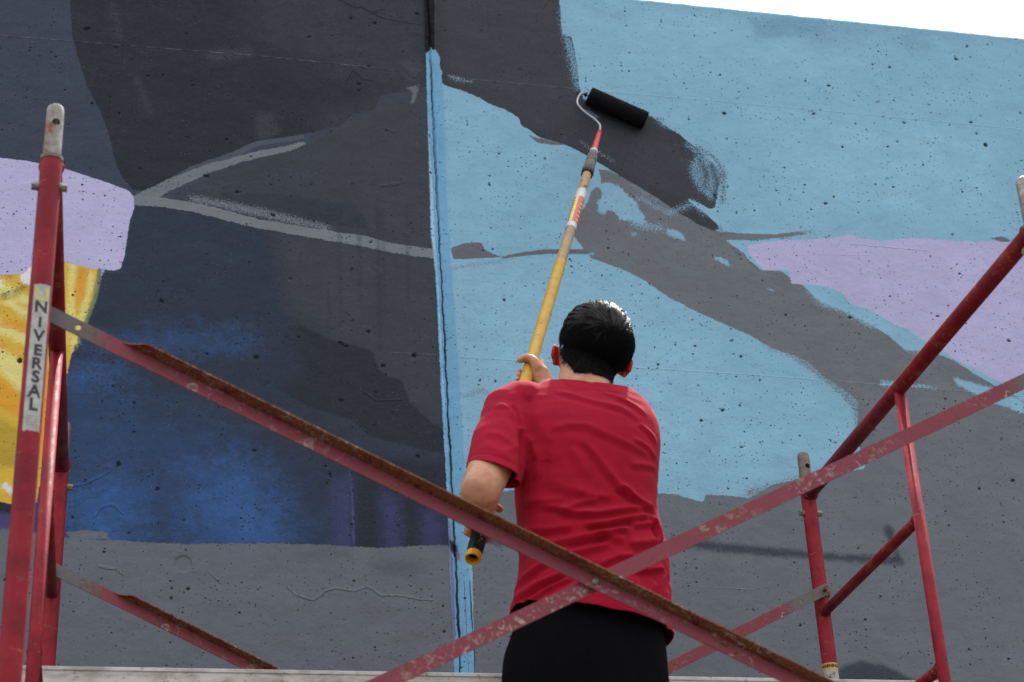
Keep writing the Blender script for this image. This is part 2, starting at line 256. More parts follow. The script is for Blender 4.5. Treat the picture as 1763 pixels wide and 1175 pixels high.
L('top_grime', (70, 84, 94), [PG((1290, 22), (1490, 42), (1480, 75), (1400, 72), (1310, 62)), PG((1555, 52), (1600, 56), (1600, 88), (1570, 92), (1555, 74)), LN((1100, -4, 4), (1400, 28, 5), (1763, 66, 4), (2400, 150, 4)), LN((1010, 5, 3), (1060, 30, 3))], 16, 26, 60, .3)
MARK = {   # relief marks, each a signed distance too
 'form_line': [LN((-400, 30, .9), (450, 97, .9), (690, 122, .9)), LN((765, 133, .6), (900, 145, .9), (1400, 189, .9), (2200, 265, .9)), LN((791, 615, 1), (1300, 646, 1), (1740, 680, 1), (2400, 735, 1)), LN((669, 607, .6), (757, 612, .6)), LN((785, 258, .6), (864, 262, .6)), LN((1405, 438, .5), (1500, 440, .5)), LN((1200, 1010, .5), (1300, 1016, .5))],
 'crack': [LN((742, 95, .7), (745, 170, 1), (747, 230, .5), (751, 300, 1), (753, 340, .4), (757, 405, 1), (763, 500, .5), (768, 600, 1), (773, 705, .5), (776, 760, 1.2), (780, 830, .6), (783, 900, .9), (787, 975, .6), (790, 1050, 1.6), (791, 1090, 1.8), (792, 1095, .5), (795, 1175, .7)), LN((809, 1000, .4), (812, 1060, .9), (814, 1090, .3)), LN((816, 1110, .8), (818, 1160, .4)), LN((560, -8, 1.4), (590, 4, 1.6), (612, 15, 1.6), (625, 14, 1.4), (640, 24, 1.2), (660, 33, .9), (690, 39, .7), (728, 44, .6)), LN((625, 16, 1), (642, 22, 1), (662, 17, .7)), LN((595, 145, .6), (608, 122, .8), (625, 138, 1.2), (640, 140, 1))],
 'ridge': [LN((494, 1010, 1), (510, 1025, 1.3), (540, 1034, 1.6), (560, 1018, 1.3), (580, 1013, 1.5), (610, 1018, 1.3), (635, 1010, 1.6), (655, 1025, 1.6), (690, 1026, 1), (720, 1032, 1.2), (746, 1034, .8)), LN((170, 975, 1.5), (185, 978, 2), (200, 980, 1), (212, 990, 1.3)), LN((360, 985, .7), (380, 1005, .9)), LN((115, 840, 1), (150, 832, 1.5), (190, 812, 1)), LN((162, 890, 1.5), (175, 872, 2), (195, 868, 2), (212, 885, 1.5)), LN((626, 674, .8), (650, 690, 1.2), (695, 688, .8)), LN((1465, 420, .5), (1600, 432, .5)), LN((1040, 492, .6), (1030, 498, .6), (1046, 500, .6)), LN((655, 320, 2), (675, 318, 3), (688, 316, 2)), LN((612, 110, 2), (630, 118, 2)), LN((700, 118, 5), (712, 130, 6), (722, 122, 3)), LN((665, 222, 2), (680, 228, 1.5))],
 'plug': [LN((315, 971, 12.5), (315.5, 971, 12.5)), LN((1724, 1015, .5), (1725, 1015, .5))],
}
PX = 2.0e-3      # one photograph pixel on the wall is about 2 mm
# grid of the wall: fine where the photograph sees it
JA, JB = at(737.8, 0, YW), at(795.7, 1175, YW)
def joint_x(z): return JA.x + (z-JA.z)*(JB.x-JA.x)/(JB.z-JA.z)
TA, TB = at(1130, 1, YW), at(1763, 66, YW)
def top_z(x): return TA.z + (x-TA.x)*(TB.z-TA.z)/(TB.x-TA.x)
ZREF = JA.z
def fine_axis(lo, a, b, hi, st, cs=.12):
    return np.concatenate([np.arange(lo, a-1e-6, cs), np.arange(a, b, st), np.arange(b, hi+cs, cs)])
sx = fine_axis(-5.0, -1.62, -.034, -.034+1e-9, .0055)          # columns as offset from the joint line
sx = sx[sx < -.034]
dj = np.arange(-.034, .0561, .0022)
sr = np.concatenate([np.arange(.058, 2.55, .0055), np.arange(2.56, 6.5, .12)])
zz = np.concatenate([np.arange(0, 2.85, .12), np.arange(2.85, TA.z-.35, .0055), np.arange(TA.z-.35, TA.z-.004, .0055)])
zz = zz[zz < TA.z-.003]
# coarse lattice for the distance fields
cx = np.arange(-1.75, 2.75, .008); cz = np.arange(2.7, TA.z+.12, .008)
CXg, CZg = np.meshgrid(cx, cz)                                      # [z, x]
jslope = (JB.x-JA.x)/(JB.z-JA.z)
CXw = CXg + JA.x + (CZg-JA.z)*jslope
def topoly(pts): return [(at(p[0], p[1], YW).x, at(p[0], p[1], YW).z) for p in pts]
def sdf_of(shapes):
    best = np.full(CXw.shape, -9.0, dtype=np.float64)
    for kind, pts in shapes:
        P = topoly(pts); n = len(P)
        if kind == 'p':
            d2 = np.full(CXw.shape, 1e9); inside = np.zeros(CXw.shape, bool)
            for i in range(n):
                ax, az = P[i]; bx, bz = P[(i+1) % n]; ex, ez = bx-ax, bz-az; L2 = ex*ex+ez*ez+1e-12
                wx = CXw-ax; wz = CZg-az; tt = np.clip((wx*ex+wz*ez)/L2, 0, 1)
                d2 = np.minimum(d2, (wx-tt*ex)**2+(wz-tt*ez)**2)
                if abs(ez) > 1e-9:
                    c_ = ((az > CZg) != (bz > CZg)) & (CXw < ex*(CZg-az)/ez+ax); inside ^= c_
            s = np.sqrt(d2); s = np.where(inside, s, -s)
        else:
            s = np.full(CXw.shape, -9.0)
            for i in range(n-1):
                ax, az = P[i]; bx, bz = P[i+1]; ex, ez = bx-ax, bz-az; L2 = ex*ex+ez*ez+1e-12
                wx = CXw-ax; wz = CZg-az; tt = np.clip((wx*ex+wz*ez)/L2, 0, 1)
                wid = (pts[i][2]+(pts[i+1][2]-pts[i][2])*tt)*PX
                s = np.maximum(s, wid-np.sqrt((wx-tt*ex)**2+(wz-tt*ez)**2))
        best = np.maximum(best, s)
    return best
fields = {}
for (nm, c, shp, a, f, so, op) in LAY: fields[nm] = sdf_of(shp)
def mark_of(shapes):
    bd = np.full(CXw.shape, 9.0); bs = np.full(CXw.shape, 9.0); bw = np.full(CXw.shape, -1.0)
    for kind, pts in shapes:
        P = topoly(pts)
        for i in range(len(P)-1):
            ax, az = P[i]; bx, bz = P[i+1]; ex, ez = bx-ax, bz-az; Lg = math.hypot(ex, ez)+1e-9
            wx = CXw-ax; wz = CZg-az; ta = (wx*ex+wz*ez)/Lg**2; tt = np.clip(ta, 0, 1)
            d = np.hypot(wx-tt*ex, wz-tt*ez); sg_ = (ex*wz-ez*wx)/Lg; over = np.abs(ta-tt)*Lg
            wid = (pts[i][2]+(pts[i+1][2]-pts[i][2])*tt)*PX*1.1
            end = (i == 0) | (i == len(P)-2)
            m_ = d < bd; bd[m_] = d[m_]; bs[m_] = sg_[m_]; bw[m_] = (wid-over*.8)[m_]
    return bs, np.maximum(bw, -.02)
for nm, shp in MARK.items():
    if nm == 'plug': fields[nm] = sdf_of(shp)
    else: fields[nm+'_s'], fields[nm+'_w'] = mark_of(shp)
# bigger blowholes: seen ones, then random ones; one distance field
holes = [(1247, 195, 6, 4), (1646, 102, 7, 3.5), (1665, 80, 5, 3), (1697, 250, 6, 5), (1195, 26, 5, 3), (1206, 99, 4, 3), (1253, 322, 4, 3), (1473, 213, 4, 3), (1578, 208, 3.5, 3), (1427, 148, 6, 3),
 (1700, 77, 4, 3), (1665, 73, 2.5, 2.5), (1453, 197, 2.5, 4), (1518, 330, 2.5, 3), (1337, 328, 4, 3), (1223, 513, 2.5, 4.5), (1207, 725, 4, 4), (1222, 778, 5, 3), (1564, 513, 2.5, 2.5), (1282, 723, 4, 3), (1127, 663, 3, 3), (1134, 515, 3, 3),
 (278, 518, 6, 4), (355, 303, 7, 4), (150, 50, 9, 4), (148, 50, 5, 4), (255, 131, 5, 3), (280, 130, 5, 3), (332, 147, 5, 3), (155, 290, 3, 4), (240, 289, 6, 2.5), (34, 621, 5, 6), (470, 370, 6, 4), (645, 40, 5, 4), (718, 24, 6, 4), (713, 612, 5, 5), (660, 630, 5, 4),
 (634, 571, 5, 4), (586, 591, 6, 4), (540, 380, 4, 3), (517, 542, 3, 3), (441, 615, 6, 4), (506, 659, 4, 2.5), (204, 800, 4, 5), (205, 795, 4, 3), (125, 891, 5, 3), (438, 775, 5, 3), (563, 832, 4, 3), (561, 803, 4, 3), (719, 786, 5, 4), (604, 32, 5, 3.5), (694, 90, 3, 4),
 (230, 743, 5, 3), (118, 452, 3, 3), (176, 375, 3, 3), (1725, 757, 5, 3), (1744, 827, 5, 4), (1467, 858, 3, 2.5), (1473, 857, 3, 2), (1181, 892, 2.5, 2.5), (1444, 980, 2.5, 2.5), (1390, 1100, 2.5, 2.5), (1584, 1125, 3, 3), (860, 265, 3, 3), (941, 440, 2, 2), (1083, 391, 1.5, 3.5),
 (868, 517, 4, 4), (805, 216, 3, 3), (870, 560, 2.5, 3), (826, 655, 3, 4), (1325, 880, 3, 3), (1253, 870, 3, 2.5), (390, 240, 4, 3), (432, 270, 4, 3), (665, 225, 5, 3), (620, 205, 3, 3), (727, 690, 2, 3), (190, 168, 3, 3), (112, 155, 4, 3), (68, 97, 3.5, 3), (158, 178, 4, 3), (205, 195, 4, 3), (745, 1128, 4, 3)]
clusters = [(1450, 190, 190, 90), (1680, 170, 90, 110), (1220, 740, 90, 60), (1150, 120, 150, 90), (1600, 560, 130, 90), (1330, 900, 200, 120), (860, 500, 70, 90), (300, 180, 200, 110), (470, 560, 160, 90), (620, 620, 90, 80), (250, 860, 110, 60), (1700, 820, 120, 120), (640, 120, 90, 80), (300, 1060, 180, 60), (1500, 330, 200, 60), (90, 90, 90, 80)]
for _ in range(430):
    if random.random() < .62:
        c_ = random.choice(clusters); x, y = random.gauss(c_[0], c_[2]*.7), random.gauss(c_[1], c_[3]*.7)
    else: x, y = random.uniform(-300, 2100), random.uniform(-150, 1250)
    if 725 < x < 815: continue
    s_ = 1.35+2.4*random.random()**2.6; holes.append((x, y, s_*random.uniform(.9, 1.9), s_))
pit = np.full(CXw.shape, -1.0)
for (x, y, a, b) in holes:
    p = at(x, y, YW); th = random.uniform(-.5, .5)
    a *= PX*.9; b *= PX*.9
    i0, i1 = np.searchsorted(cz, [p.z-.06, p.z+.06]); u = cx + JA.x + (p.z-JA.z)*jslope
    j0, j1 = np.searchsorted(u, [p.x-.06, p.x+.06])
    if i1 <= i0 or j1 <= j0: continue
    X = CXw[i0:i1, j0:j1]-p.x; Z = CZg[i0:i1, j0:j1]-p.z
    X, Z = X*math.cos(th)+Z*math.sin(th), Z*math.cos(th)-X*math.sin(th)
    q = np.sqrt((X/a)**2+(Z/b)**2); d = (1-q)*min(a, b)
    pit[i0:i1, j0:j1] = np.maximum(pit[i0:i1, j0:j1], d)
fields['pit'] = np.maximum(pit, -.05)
def sample(field, S_, Z_):
    fi = np.clip((Z_-cz[0])/(cz[1]-cz[0]), 0, len(cz)-1.001); fj = np.clip((S_-cx[0])/(cx[1]-cx[0]), 0, len(cx)-1.001)
    i = fi.astype(int); j = fj.astype(int); a = fi-i; b = fj-j
    return field[i, j]*(1-a)*(1-b)+field[i+1, j]*a*(1-b)+field[i, j+1]*(1-a)*b+field[i+1, j+1]*a*b
PROF = np.array([(-.034, 0), (-.0265, 0), (-.0235, .002), (-.021, .006), (-.010, .013), (-.004, .015), (-.0023, .016), (0, .030), (.0023, .0155), (.004, .0145), (.037, .0018), (.041, 0), (.06, 0)])
def make_wall():
    t = NT('painted_concrete')
    sep = t.n('ShaderNodeSeparateXYZ'); t.t.links.new(t.tc, sep.inputs[0])
    cb = t.n('ShaderNodeCombineXYZ'); t.t.links.new(sep.outputs[0], cb.inputs[0]); t.t.links.new(sep.outputs[2], cb.inputs[1]); v2 = cb.outputs[0]
    nc = t.noise(26, 4, .6, v2); nb = t.noise(7, 3, .5, v2)
    mv = t.mapv((1, 2.2, 1), vec=v2)
    nf = t.noise(330, 2, .7, mv); nm = t.noise(95, 3, .6, v2)
    gr = t.noise(190, 3, .75, t.mapv((1, 1.15, 1), vec=v2)); c_g = t.math('SUBTRACT', gr, .5)
    mott = t.mul(t.rng(t.noise(11, 5, .7, v2), .36, .62, .6, 1), t.rng(t.noise(60, 3, .7, v2), .3, .65, .78, 1))
    c_c = t.math('SUBTRACT', t.mul(t.math('ADD', nc, nm), .5), .5); c_f = t.math('SUBTRACT', nf, .5)
    color = colw(SLATE, K); 
    for i, (nmz, c, shp, a, f, so, op) in enumerate(LAY):
        d = t.attr(nmz)
        if f >= 9:       # dry roller: paint only caught the high spots of the concrete
            v = t.math('MINIMUM', t.math('MULTIPLY_ADD', c_c, a*PX*6.0, d), .007); v = t.math('MULTIPLY_ADD', c_g, .13*f/14, t.math('SUBTRACT', v, .0035))
        else:
            v = t.math('MULTIPLY_ADD', c_c, a*PX*6.0, d); v = t.math('MULTIPLY_ADD', c_f, f*PX*2.6, v)
        h = max(so*PX*.5, .0006)
        mk = t.rng(v, -h, h, 0, op)
        if so >= 60: mk = t.mul(mk, mott)
        color = t.mix(mk, color, colw(c, K))
    # paint film is never one tone: broad clouding and fine speckle
    cl = t.rng(nb, .3, .7, .96, 1.04, False); sp = t.rng(nm, .25, .75, .965, 1.035, False)
    dirtn = t.noise(3.2, 5, .65, t.mapv((2.2, .6, 1), vec=v2)); ds = t.rng(dirtn, .35, .75, 1.02, .94, False)
    vv = t.mul(t.mul(cl, sp), ds)
    cm = t.n('ShaderNodeVectorMath', operation='SCALE'); t.t.links.new(color, cm.inputs[0]); t.t.links.new(vv, cm.inputs['Scale']); color = cm.outputs[0]
    def mark(nm_, wob, soft):
        return t.rng(t.math('SUBTRACT', t.attr(nm_+'_w'), t.math('ABSOLUTE', t.math('MULTIPLY_ADD', c_c, wob, t.attr(nm_+'_s')))), -soft, soft)
    # form lines: a ridge of old mortar with rubbed paint
    fl = mark('form_line', .002, .0012)
    color = t.mix(t.mul(fl, t.rng(nc, .42, .62, .0, .16)), color, (.5, .5, .5, 1))
    # worn specks on the dark side
    wv = t.vor(70, v2); wr = t.rng(wv.outputs['Distance'], .05, .09, 1, 0); wsep = t.n('ShaderNodeSeparateColor'); t.t.links.new(wv.outputs['Color'], wsep.inputs[0])
    wm = t.mul(t.mul(wr, t.rng(wsep.outputs[0], .9, .93)), t.rng(nb, .45, .6))
    color = t.mix(t.mul(wm, .7), color, (.35, .33, .3, 1))
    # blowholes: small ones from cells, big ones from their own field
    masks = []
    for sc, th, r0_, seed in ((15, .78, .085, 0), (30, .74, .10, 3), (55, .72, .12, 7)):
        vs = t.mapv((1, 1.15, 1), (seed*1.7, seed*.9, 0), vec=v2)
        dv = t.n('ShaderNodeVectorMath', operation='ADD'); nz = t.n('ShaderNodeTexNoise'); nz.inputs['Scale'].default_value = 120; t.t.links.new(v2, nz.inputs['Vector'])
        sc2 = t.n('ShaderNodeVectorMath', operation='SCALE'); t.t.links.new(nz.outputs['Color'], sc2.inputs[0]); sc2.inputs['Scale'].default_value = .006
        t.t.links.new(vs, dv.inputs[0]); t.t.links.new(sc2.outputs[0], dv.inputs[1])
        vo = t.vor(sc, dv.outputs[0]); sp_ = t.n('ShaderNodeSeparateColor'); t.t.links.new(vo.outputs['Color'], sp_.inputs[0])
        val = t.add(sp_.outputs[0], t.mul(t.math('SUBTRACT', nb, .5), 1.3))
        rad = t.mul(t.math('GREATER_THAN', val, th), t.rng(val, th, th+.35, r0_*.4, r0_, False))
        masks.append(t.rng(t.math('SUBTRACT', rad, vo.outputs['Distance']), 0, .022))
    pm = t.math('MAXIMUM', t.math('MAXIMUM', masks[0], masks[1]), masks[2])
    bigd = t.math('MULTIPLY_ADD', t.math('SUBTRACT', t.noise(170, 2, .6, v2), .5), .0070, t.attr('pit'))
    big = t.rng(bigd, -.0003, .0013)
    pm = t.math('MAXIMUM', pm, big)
    color = t.mix(t.mul(pm, .93), color, (.012, .014, .017, 1))  # shade inside the holes put into the colour as near-black
    ck = mark('crack', .010, .0007)
    color = t.mix(t.mul(ck, .85), color, (.02, .02, .02, 1))
    # relief
    stip = t.noise(210, 3, .6, t.mapv((.55, 1.25, 1), vec=v2)); lump = t.noise(9, 4, .55, v2)
    rdg = mark('ridge', .012, .0025); plg = t.rng(t.attr('plug'), -.0015, .0015)
    vein = t.n('ShaderNodeTexNoise'); vein.noise_type = 'RIDGED_MULTIFRACTAL'; t.t.links.new(v2, vein.inputs['Vector']); vein.inputs['Scale'].default_value = 7; vein.inputs['Detail'].default_value = 4
    blistr = t.mul(t.rng(t.attr('blue_wash'), -.05, .05), t.rng(vein.outputs[0], 1.0, 1.6))
    h = t.mul(stip, .0010); h = t.math('MULTIPLY_ADD', lump, .010, h); h = t.math('MULTIPLY_ADD', nm, .0008, h)
    h = t.math('MULTIPLY_ADD', fl, .0009, h); h = t.math('MULTIPLY_ADD', rdg, .0023, h); h = t.math('MULTIPLY_ADD', plg, -.0025, h)
    h = t.math('MULTIPLY_ADD', pm, -.0045, h); h = t.math('MULTIPLY_ADD', ck, -.003, h); h = t.math('MULTIPLY_ADD', blistr, .002, h)
    nrm = t.bump(h, 1.0, .9)
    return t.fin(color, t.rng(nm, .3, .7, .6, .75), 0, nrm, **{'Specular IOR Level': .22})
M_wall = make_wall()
wall = empty('concrete_wall', (1.0, YW, 0))
tag(wall, 'tall concrete wall painted in blue, grey, charcoal and lavender mural patches', 'wall')
def wall_piece(name, S_axis, back=True):
    rows = [(z, None) for z in zz]
    nz_, nx = len(zz), len(S_axis)
    Zm, Sm = np.meshgrid(zz, S_axis, indexing='ij')
    Xw = Sm + JA.x + (Zm-JA.z)*jslope
    # stretch last rows to the sloping top
    topz = TA.z + (Xw-TA.x)*(TB.z-TA.z)/(TB.x-TA.x)
    f = np.clip((Zm-2.85)/(zz[-1]-2.85), 0, 1); 
    Zw = Zm + f*(topz-TA.z)
    Y = np.interp(Sm, PROF[:, 0], PROF[:, 1])
    wob = .0010*np.sin(Zm*31)+.0009*np.sin(Zm*83+1)+.0006*np.sin(Zm*190)
    crackm = np.abs(Sm) < .003
    Xw = Xw + np.where(np.abs(Sm) < .012, wob, 0)
    Y = Y + .0018*np.sin(Xw*2.3+1.1)*np.sin(Zw*1.9)
    pv = sample(fields['pit'], Sm, Zw); Y = Y + np.clip(pv*1.6, 0, .007)
    Y = Y + np.where(sample(fields['plug'], Sm, Zw) > .001, .0022, 0)
    extra = []     # rounded arris, top, back
    t0 = np.full(nx, TA.z); xt = Xw[-1]; tz = TA.z + (xt-TA.x)*(TB.z-TA.z)/(TB.x-TA.x) + np.array([.003*noise.noise(Vector((q*22, 0, 0)))+.0022*noise.noise(Vector((q*75, 3, 0))) for q in xt])
    for dy, dz in ((.004, .001), (.011, .004), (.26, .004), (.27, -.004), (.27, -9)):
        extra.append((xt, np.where(np.full(nx, dz) < -1, 0.0, tz+dz), np.full(nx, dy)+Y[-1]*(.5 if dy < .02 else 0)))
    XX = np.vstack([Xw]+[e[0][None] for e in extra]); ZZ = np.vstack([Zw]+[e[1][None] for e in extra]); YY = np.vstack([Y]+[e[2][None] for e in extra])+YW
    R = XX.shape[0]
    co = np.stack([XX, YY, ZZ], -1).reshape(-1, 3)
    co[:, 0] -= wall.location.x; co[:, 1] -= wall.location.y
    idx = np.arange(R*nx).reshape(R, nx)
    quads = np.stack([idx[:-1, :-1], idx[:-1, 1:], idx[1:, 1:], idx[1:, :-1]], -1).reshape(-1, 4)
    me = bpy.data.meshes.new(name); me.vertices.add(len(co)); me.vertices.foreach_set('co', co.ravel().astype(np.float32))
    me.loops.add(quads.size); me.loops.foreach_set('vertex_index', quads.ravel().astype(np.int32))
    me.polygons.add(len(quads)); me.polygons.foreach_set('loop_start', np.arange(0, quads.size, 4, dtype=np.int32)); me.polygons.foreach_set('loop_total', np.full(len(quads), 4, np.int32))
    me.update(calc_edges=True)
    Sall = np.vstack([Sm]+[S_axis[None]]*len(extra)); Zall = ZZ.copy()
    for nmz, fld in fields.items():
        at_ = me.attributes.new(nmz, 'FLOAT', 'POINT')
        at_.data.foreach_set('value', sample(fld, Sall, Zall).ravel().astype(np.float32))
    o = bpy.data.objects.new(name, me); COL.objects.link(o); me.materials.append(M_wall); me.polygons.foreach_set('use_smooth', [True]*len(me.polygons)); o.parent = wall
    return o
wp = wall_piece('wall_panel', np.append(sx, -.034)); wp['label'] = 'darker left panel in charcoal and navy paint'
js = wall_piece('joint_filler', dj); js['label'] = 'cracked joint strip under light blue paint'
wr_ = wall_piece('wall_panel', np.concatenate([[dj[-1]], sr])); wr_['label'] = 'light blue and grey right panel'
print('wall', time.time()-T0)

# ------------------------------------------------------------------ scaffold materials
def red_paint(name, faded=0.0, rust=.35, splat=.0, base=(136, 22, 40), dust=.25, grey=0.0):
    t = NT(name); a = t.noise(14, 5, .65); b = t.noise(75, 4, .65); c2 = t.noise(260, 3, .6); st = t.noise(9, 4, .6, t.mapv((30, 30, 2)))
    red = col4(base); red2 = col4(tuple(min(255, v*1.18+8) for v in base))
    fad = col4((140, 72, 80))
    c = t.mix(t.rng(a, .35, .65), red, red2); c = t.mix(t.rng(b, .3, .75, 0, .5+faded*.5), c, fad) if faded else t.mix(t.rng(b, .5, .8, 0, dust), c, fad)
    if faded: c = t.mix(faded, c, fad)
    scr = t.rng(t.noise(22, 3, .7, t.mapv((1, 1, 8), rot=(.6, .5, .2))), .66, .72, 0, .55); c = t.mix(scr, c, col4((170, 120, 118)))
    rs = t.rng(t.add(t.mul(a, .5), t.mul(b, .5)), .60-rust*.14, .66-rust*.14)
    rc = t.mix(t.rng(c2, .35, .65), col4((82, 46, 28)), col4((146, 98, 62)))
    c = t.mix(t.mul(rs, .9), c, rc)
    if splat:
        sp = t.mul(t.rng(t.noise(60, 5, .75, t.mapv((1, 1, 1), (4, 2, 1)), .9), .58-splat*.03, .62-splat*.03), t.rng(t.noise(3.5, 3, .6), .42, .62, .0, 1)); c = t.mix(t.mul(sp, .8), c, col4((178, 172, 160)))
    if grey:
        sx_ = t.n('ShaderNodeSeparateXYZ'); t.t.links.new(t.tc, sx_.inputs[0])
        grey = t.mul(t.rng(t.math('MULTIPLY_ADD', t.math('SUBTRACT', a, .5), .16, t.math('ABSOLUTE', sx_.outputs[0])), .925, .995), grey)
        c = t.mix(grey, c, t.mix(t.rng(a, .5, .68), col4((110, 112, 108)), col4((96, 70, 58))))
    return t.fin(c, t.rng(b, .3, .7, .52+.1*faded, .68+.1*faded), 0, t.bump(t.add(t.mul(b, .0006), t.mul(c2, .0002)), 1.0, .7), **{'Specular IOR Level': .32 if not faded else .25})
M_red = red_paint('scaffold_red', 0, .15, 0, (126, 12, 29), .3)
M_redo = red_paint('scaffold_red_old', 0, .45, 0, (110, 6, 17), .2)
M_brace = red_paint('brace_faded_red', .8, .45, .35, (118, 36, 46))
M_brace2 = red_paint('brace_faded_splashed', .75, .3, 1.3, (118, 36, 46))
M_rusty = red_paint('brace_rust', .1, 1.30, .7, (84, 18, 18))
M_end = red_paint('brace_bare_end', .8, .45, .35, (118, 36, 46), grey=.95)
t = NT('galvanised'); a = t.noise(30, 4, .6); b = t.noise(120, 3, .6)
c = t.mix(t.rng(a, .35, .6), col4((168, 165, 158)), col4((138, 132, 124))); c = t.mix(t.rng(t.noise(17, 4, .65), .52, .62), c, col4((128, 84, 56)))
M_galv = t.fin(c, t.rng(b, .3, .7, .35, .6), .55, t.bump(b, .0006))
M_galvr = plain('worn_steel', col4((126, 112, 100)), .55, .4, .3, 60, .0006)
M_bolt = plain('bolt_steel', col4((140, 132, 118)), .5, .5, .3, 120, .0006)
M_sticker = plain('sticker_paper', col4((182, 181, 174)), .6, 0, .22, 45)
M_black = plain('black_ink', (.02, .02, .022), .5)
M_yelink = plain('yellow_ink', col4((206, 200, 92)), .5)
M_amber = plain('amber_label', col4((226, 176, 60)), .5)

# ------------------------------------------------------------------ scaffold frames
def cut(bm_a, cyls, mat):
    """real holes: boolean difference"""
    me = bpy.data.meshes.new('t'); bmesh.ops.recalc_face_normals(bm_a, faces=bm_a.faces); bm_a.to_mesh(me); bm_a.free(); oa = bpy.data.objects.new('t', me); COL.objects.link(oa)
    bb = bmesh.new()
    for p0, p1, r in cyls: tube(bb, [p0, p1], r, 20)
    mb_ = bpy.data.meshes.new('u'); bmesh.ops.recalc_face_normals(bb, faces=bb.faces); bb.to_mesh(mb_); bb.free(); ob = bpy.data.objects.new('u', mb_); COL.objects.link(ob)
    md = oa.modifiers.new('b', 'BOOLEAN'); md.operation = 'DIFFERENCE'; md.object = ob; md.solver = 'EXACT'
    bpy.context.view_layer.update()
    ev = oa.evaluated_get(bpy.context.evaluated_depsgraph_get()); res = bpy.data.meshes.new_from_object(ev)
    bpy.data.objects.remove(oa); bpy.data.objects.remove(ob)
    out = bmesh.new(); out.from_mesh(res); bpy.data.meshes.remove(res); return out
RP = .0214
def build_frame(x, mat, lower=False, lean=0.0):
    x_base = x
    zf = ZFOOT if not lower else .08
    zt_bar = ZBAR if not lower else ZFOOT-.03
    root = empty('scaffold_frame', (x, YI, zf))
    dz = zt_bar-ZBAR
    for y in (YN, YF):
        x = x_base + (lean if y == YN else 0)
        bm = bmesh.new(); top = ZBOLT+.062+dz
        tube(bm, [(x, y, zf), (x, y, top-.004), (x, y, top)], [RP, RP, RP-.003], 28)
        p = bm_obj('post', bm, mat, root, sharp=.6)
        if lower:
            bm = bmesh.new(); tube(bm, [(x, y, 0.006), (x, y, .2)], .016, 16); box(bm, (x, y, .005), (.15, .15, .008)); bm_obj('screw_jack', bm, M_galvr, root, smooth=False)
            continue
        # coupling pin with its cross hole and crimped collar
        bm = bmesh.new(); rc = .0178
        tube(bm, [(x, y, top-.03), (x, y, ZT-.022), (x, y, ZT-.010), (x, y, ZT-.003), (x, y, ZT)], [rc, rc, rc*.97, rc*.86, rc*.66], 28)
        bm = cut(bm, [((x+.004, y-.1, ZT-.047), (x+.004, y+.1, ZT-.047), .0078)], None)
        bm_obj('coupling_pin', bm, M_galv if y == YN else M_galvr, root, sharp=.5)
        bm = bmesh.new(); tube(bm, [(x, y, top-.002), (x, y, top+.006), (x, y, top+.009)], [RP+.001, RP+.001, rc], 28, True)
        bm_obj('pin_collar', bm, M_galvr, root, sharp=.6)
        for s in (-1, 1):
            bm = bmesh.new(); xx = x+s*RP
            tube(bm, [(xx-s*.006, y, ZBOLT), (xx+s*.004, y, ZBOLT)], .0095, 16); tube(bm, [(xx+s*.004, y, ZBOLT), (xx+s*.013, y, ZBOLT)], .0085, 6)
            bm_obj('bolt', bm, M_bolt, root, smooth=False)
        for z in ((ZPIN, ZPINLO) if y == YN else (ZPINF, ZPINLOF)):
            s = 1 if y == YN else -1
            bm = bmesh.new(); tube(bm, [(x, y+s*.015, z), (x, y+s*.052, z)], .0065, 12)
            tube(bm, [(x, y+s*.052, z-.004), (x+.004, y+s*.054, z-.018), (x+.002, y+s*.050, z-.03)], .004, 8)
            bm_obj('lock_stud', bm, M_rusty, root)
    bm = bmesh.new(); x = x_base; xi = x+lean*(YF-YI)/(YF-YN); tube(bm, [(x+lean, YN+.012, zt_bar), (xi, YI, zt_bar), (x, YF-.012, zt_bar)], .0205, 28)
    bm_obj('top_bar', bm, M_redo, root)
    for y in (YN+RP, YF-RP):
        s = 1 if y < 4 else -1; xx = x+lean if y < 4 else x
        bm = bmesh.new(); tube(bm, [(xx, y-s*.004, zt_bar), (xx, y+s*.007, zt_bar)], [.0255, .0212], 24); bm_obj('weld_bead', bm, M_redo, root)
    bm = bmesh.new(); tube(bm, [(xi, YI, zf+.02), (xi, YI, zt_bar-.015)], .0150, 22); bm_obj('inner_post', bm, mat, root)
    for z in RUNG:
        bm = bmesh.new(); tube(bm, [(xi, YI+.008, z+dz), (x, YF-.012, z+dz)], .0140, 20); rg = bm_obj('rung', bm, M_redo, root)
        bm = bmesh.new(); tube(bm, [(x, YF-RP-.006, z+dz), (x, YF-RP+.004, z+dz)], [.0145, .018], 18); bm_obj('weld_bead', bm, M_redo, rg)
        bm = bmesh.new(); tube(bm, [(xi, YI+.012, z+dz), (xi, YI+.020, z+dz)], [.018, .0145], 18); bm_obj('weld_bead', bm, M_redo, rg)
    return root
fr_l = build_frame(XL_, M_red); tag(fr_l, 'red tube scaffold frame at left with tall white lettered sticker on its near post', 'scaffold frame', 'upper scaffold frames')
fr_r = build_frame(XR_, M_red, lean=-.014); tag(fr_r, 'red tube scaffold frame on the right with ladder rungs and a small warning label', 'scaffold frame', 'upper scaffold frames')
lf = build_frame(XL_, M_red, True); tag(lf, 'lower red scaffold frame on the ground under the left frame', 'scaffold frame', 'lower scaffold frames')
lf = build_frame(XR_, M_red, True); tag(lf, 'lower red scaffold frame on the ground under the right frame', 'scaffold frame', 'lower scaffold frames')

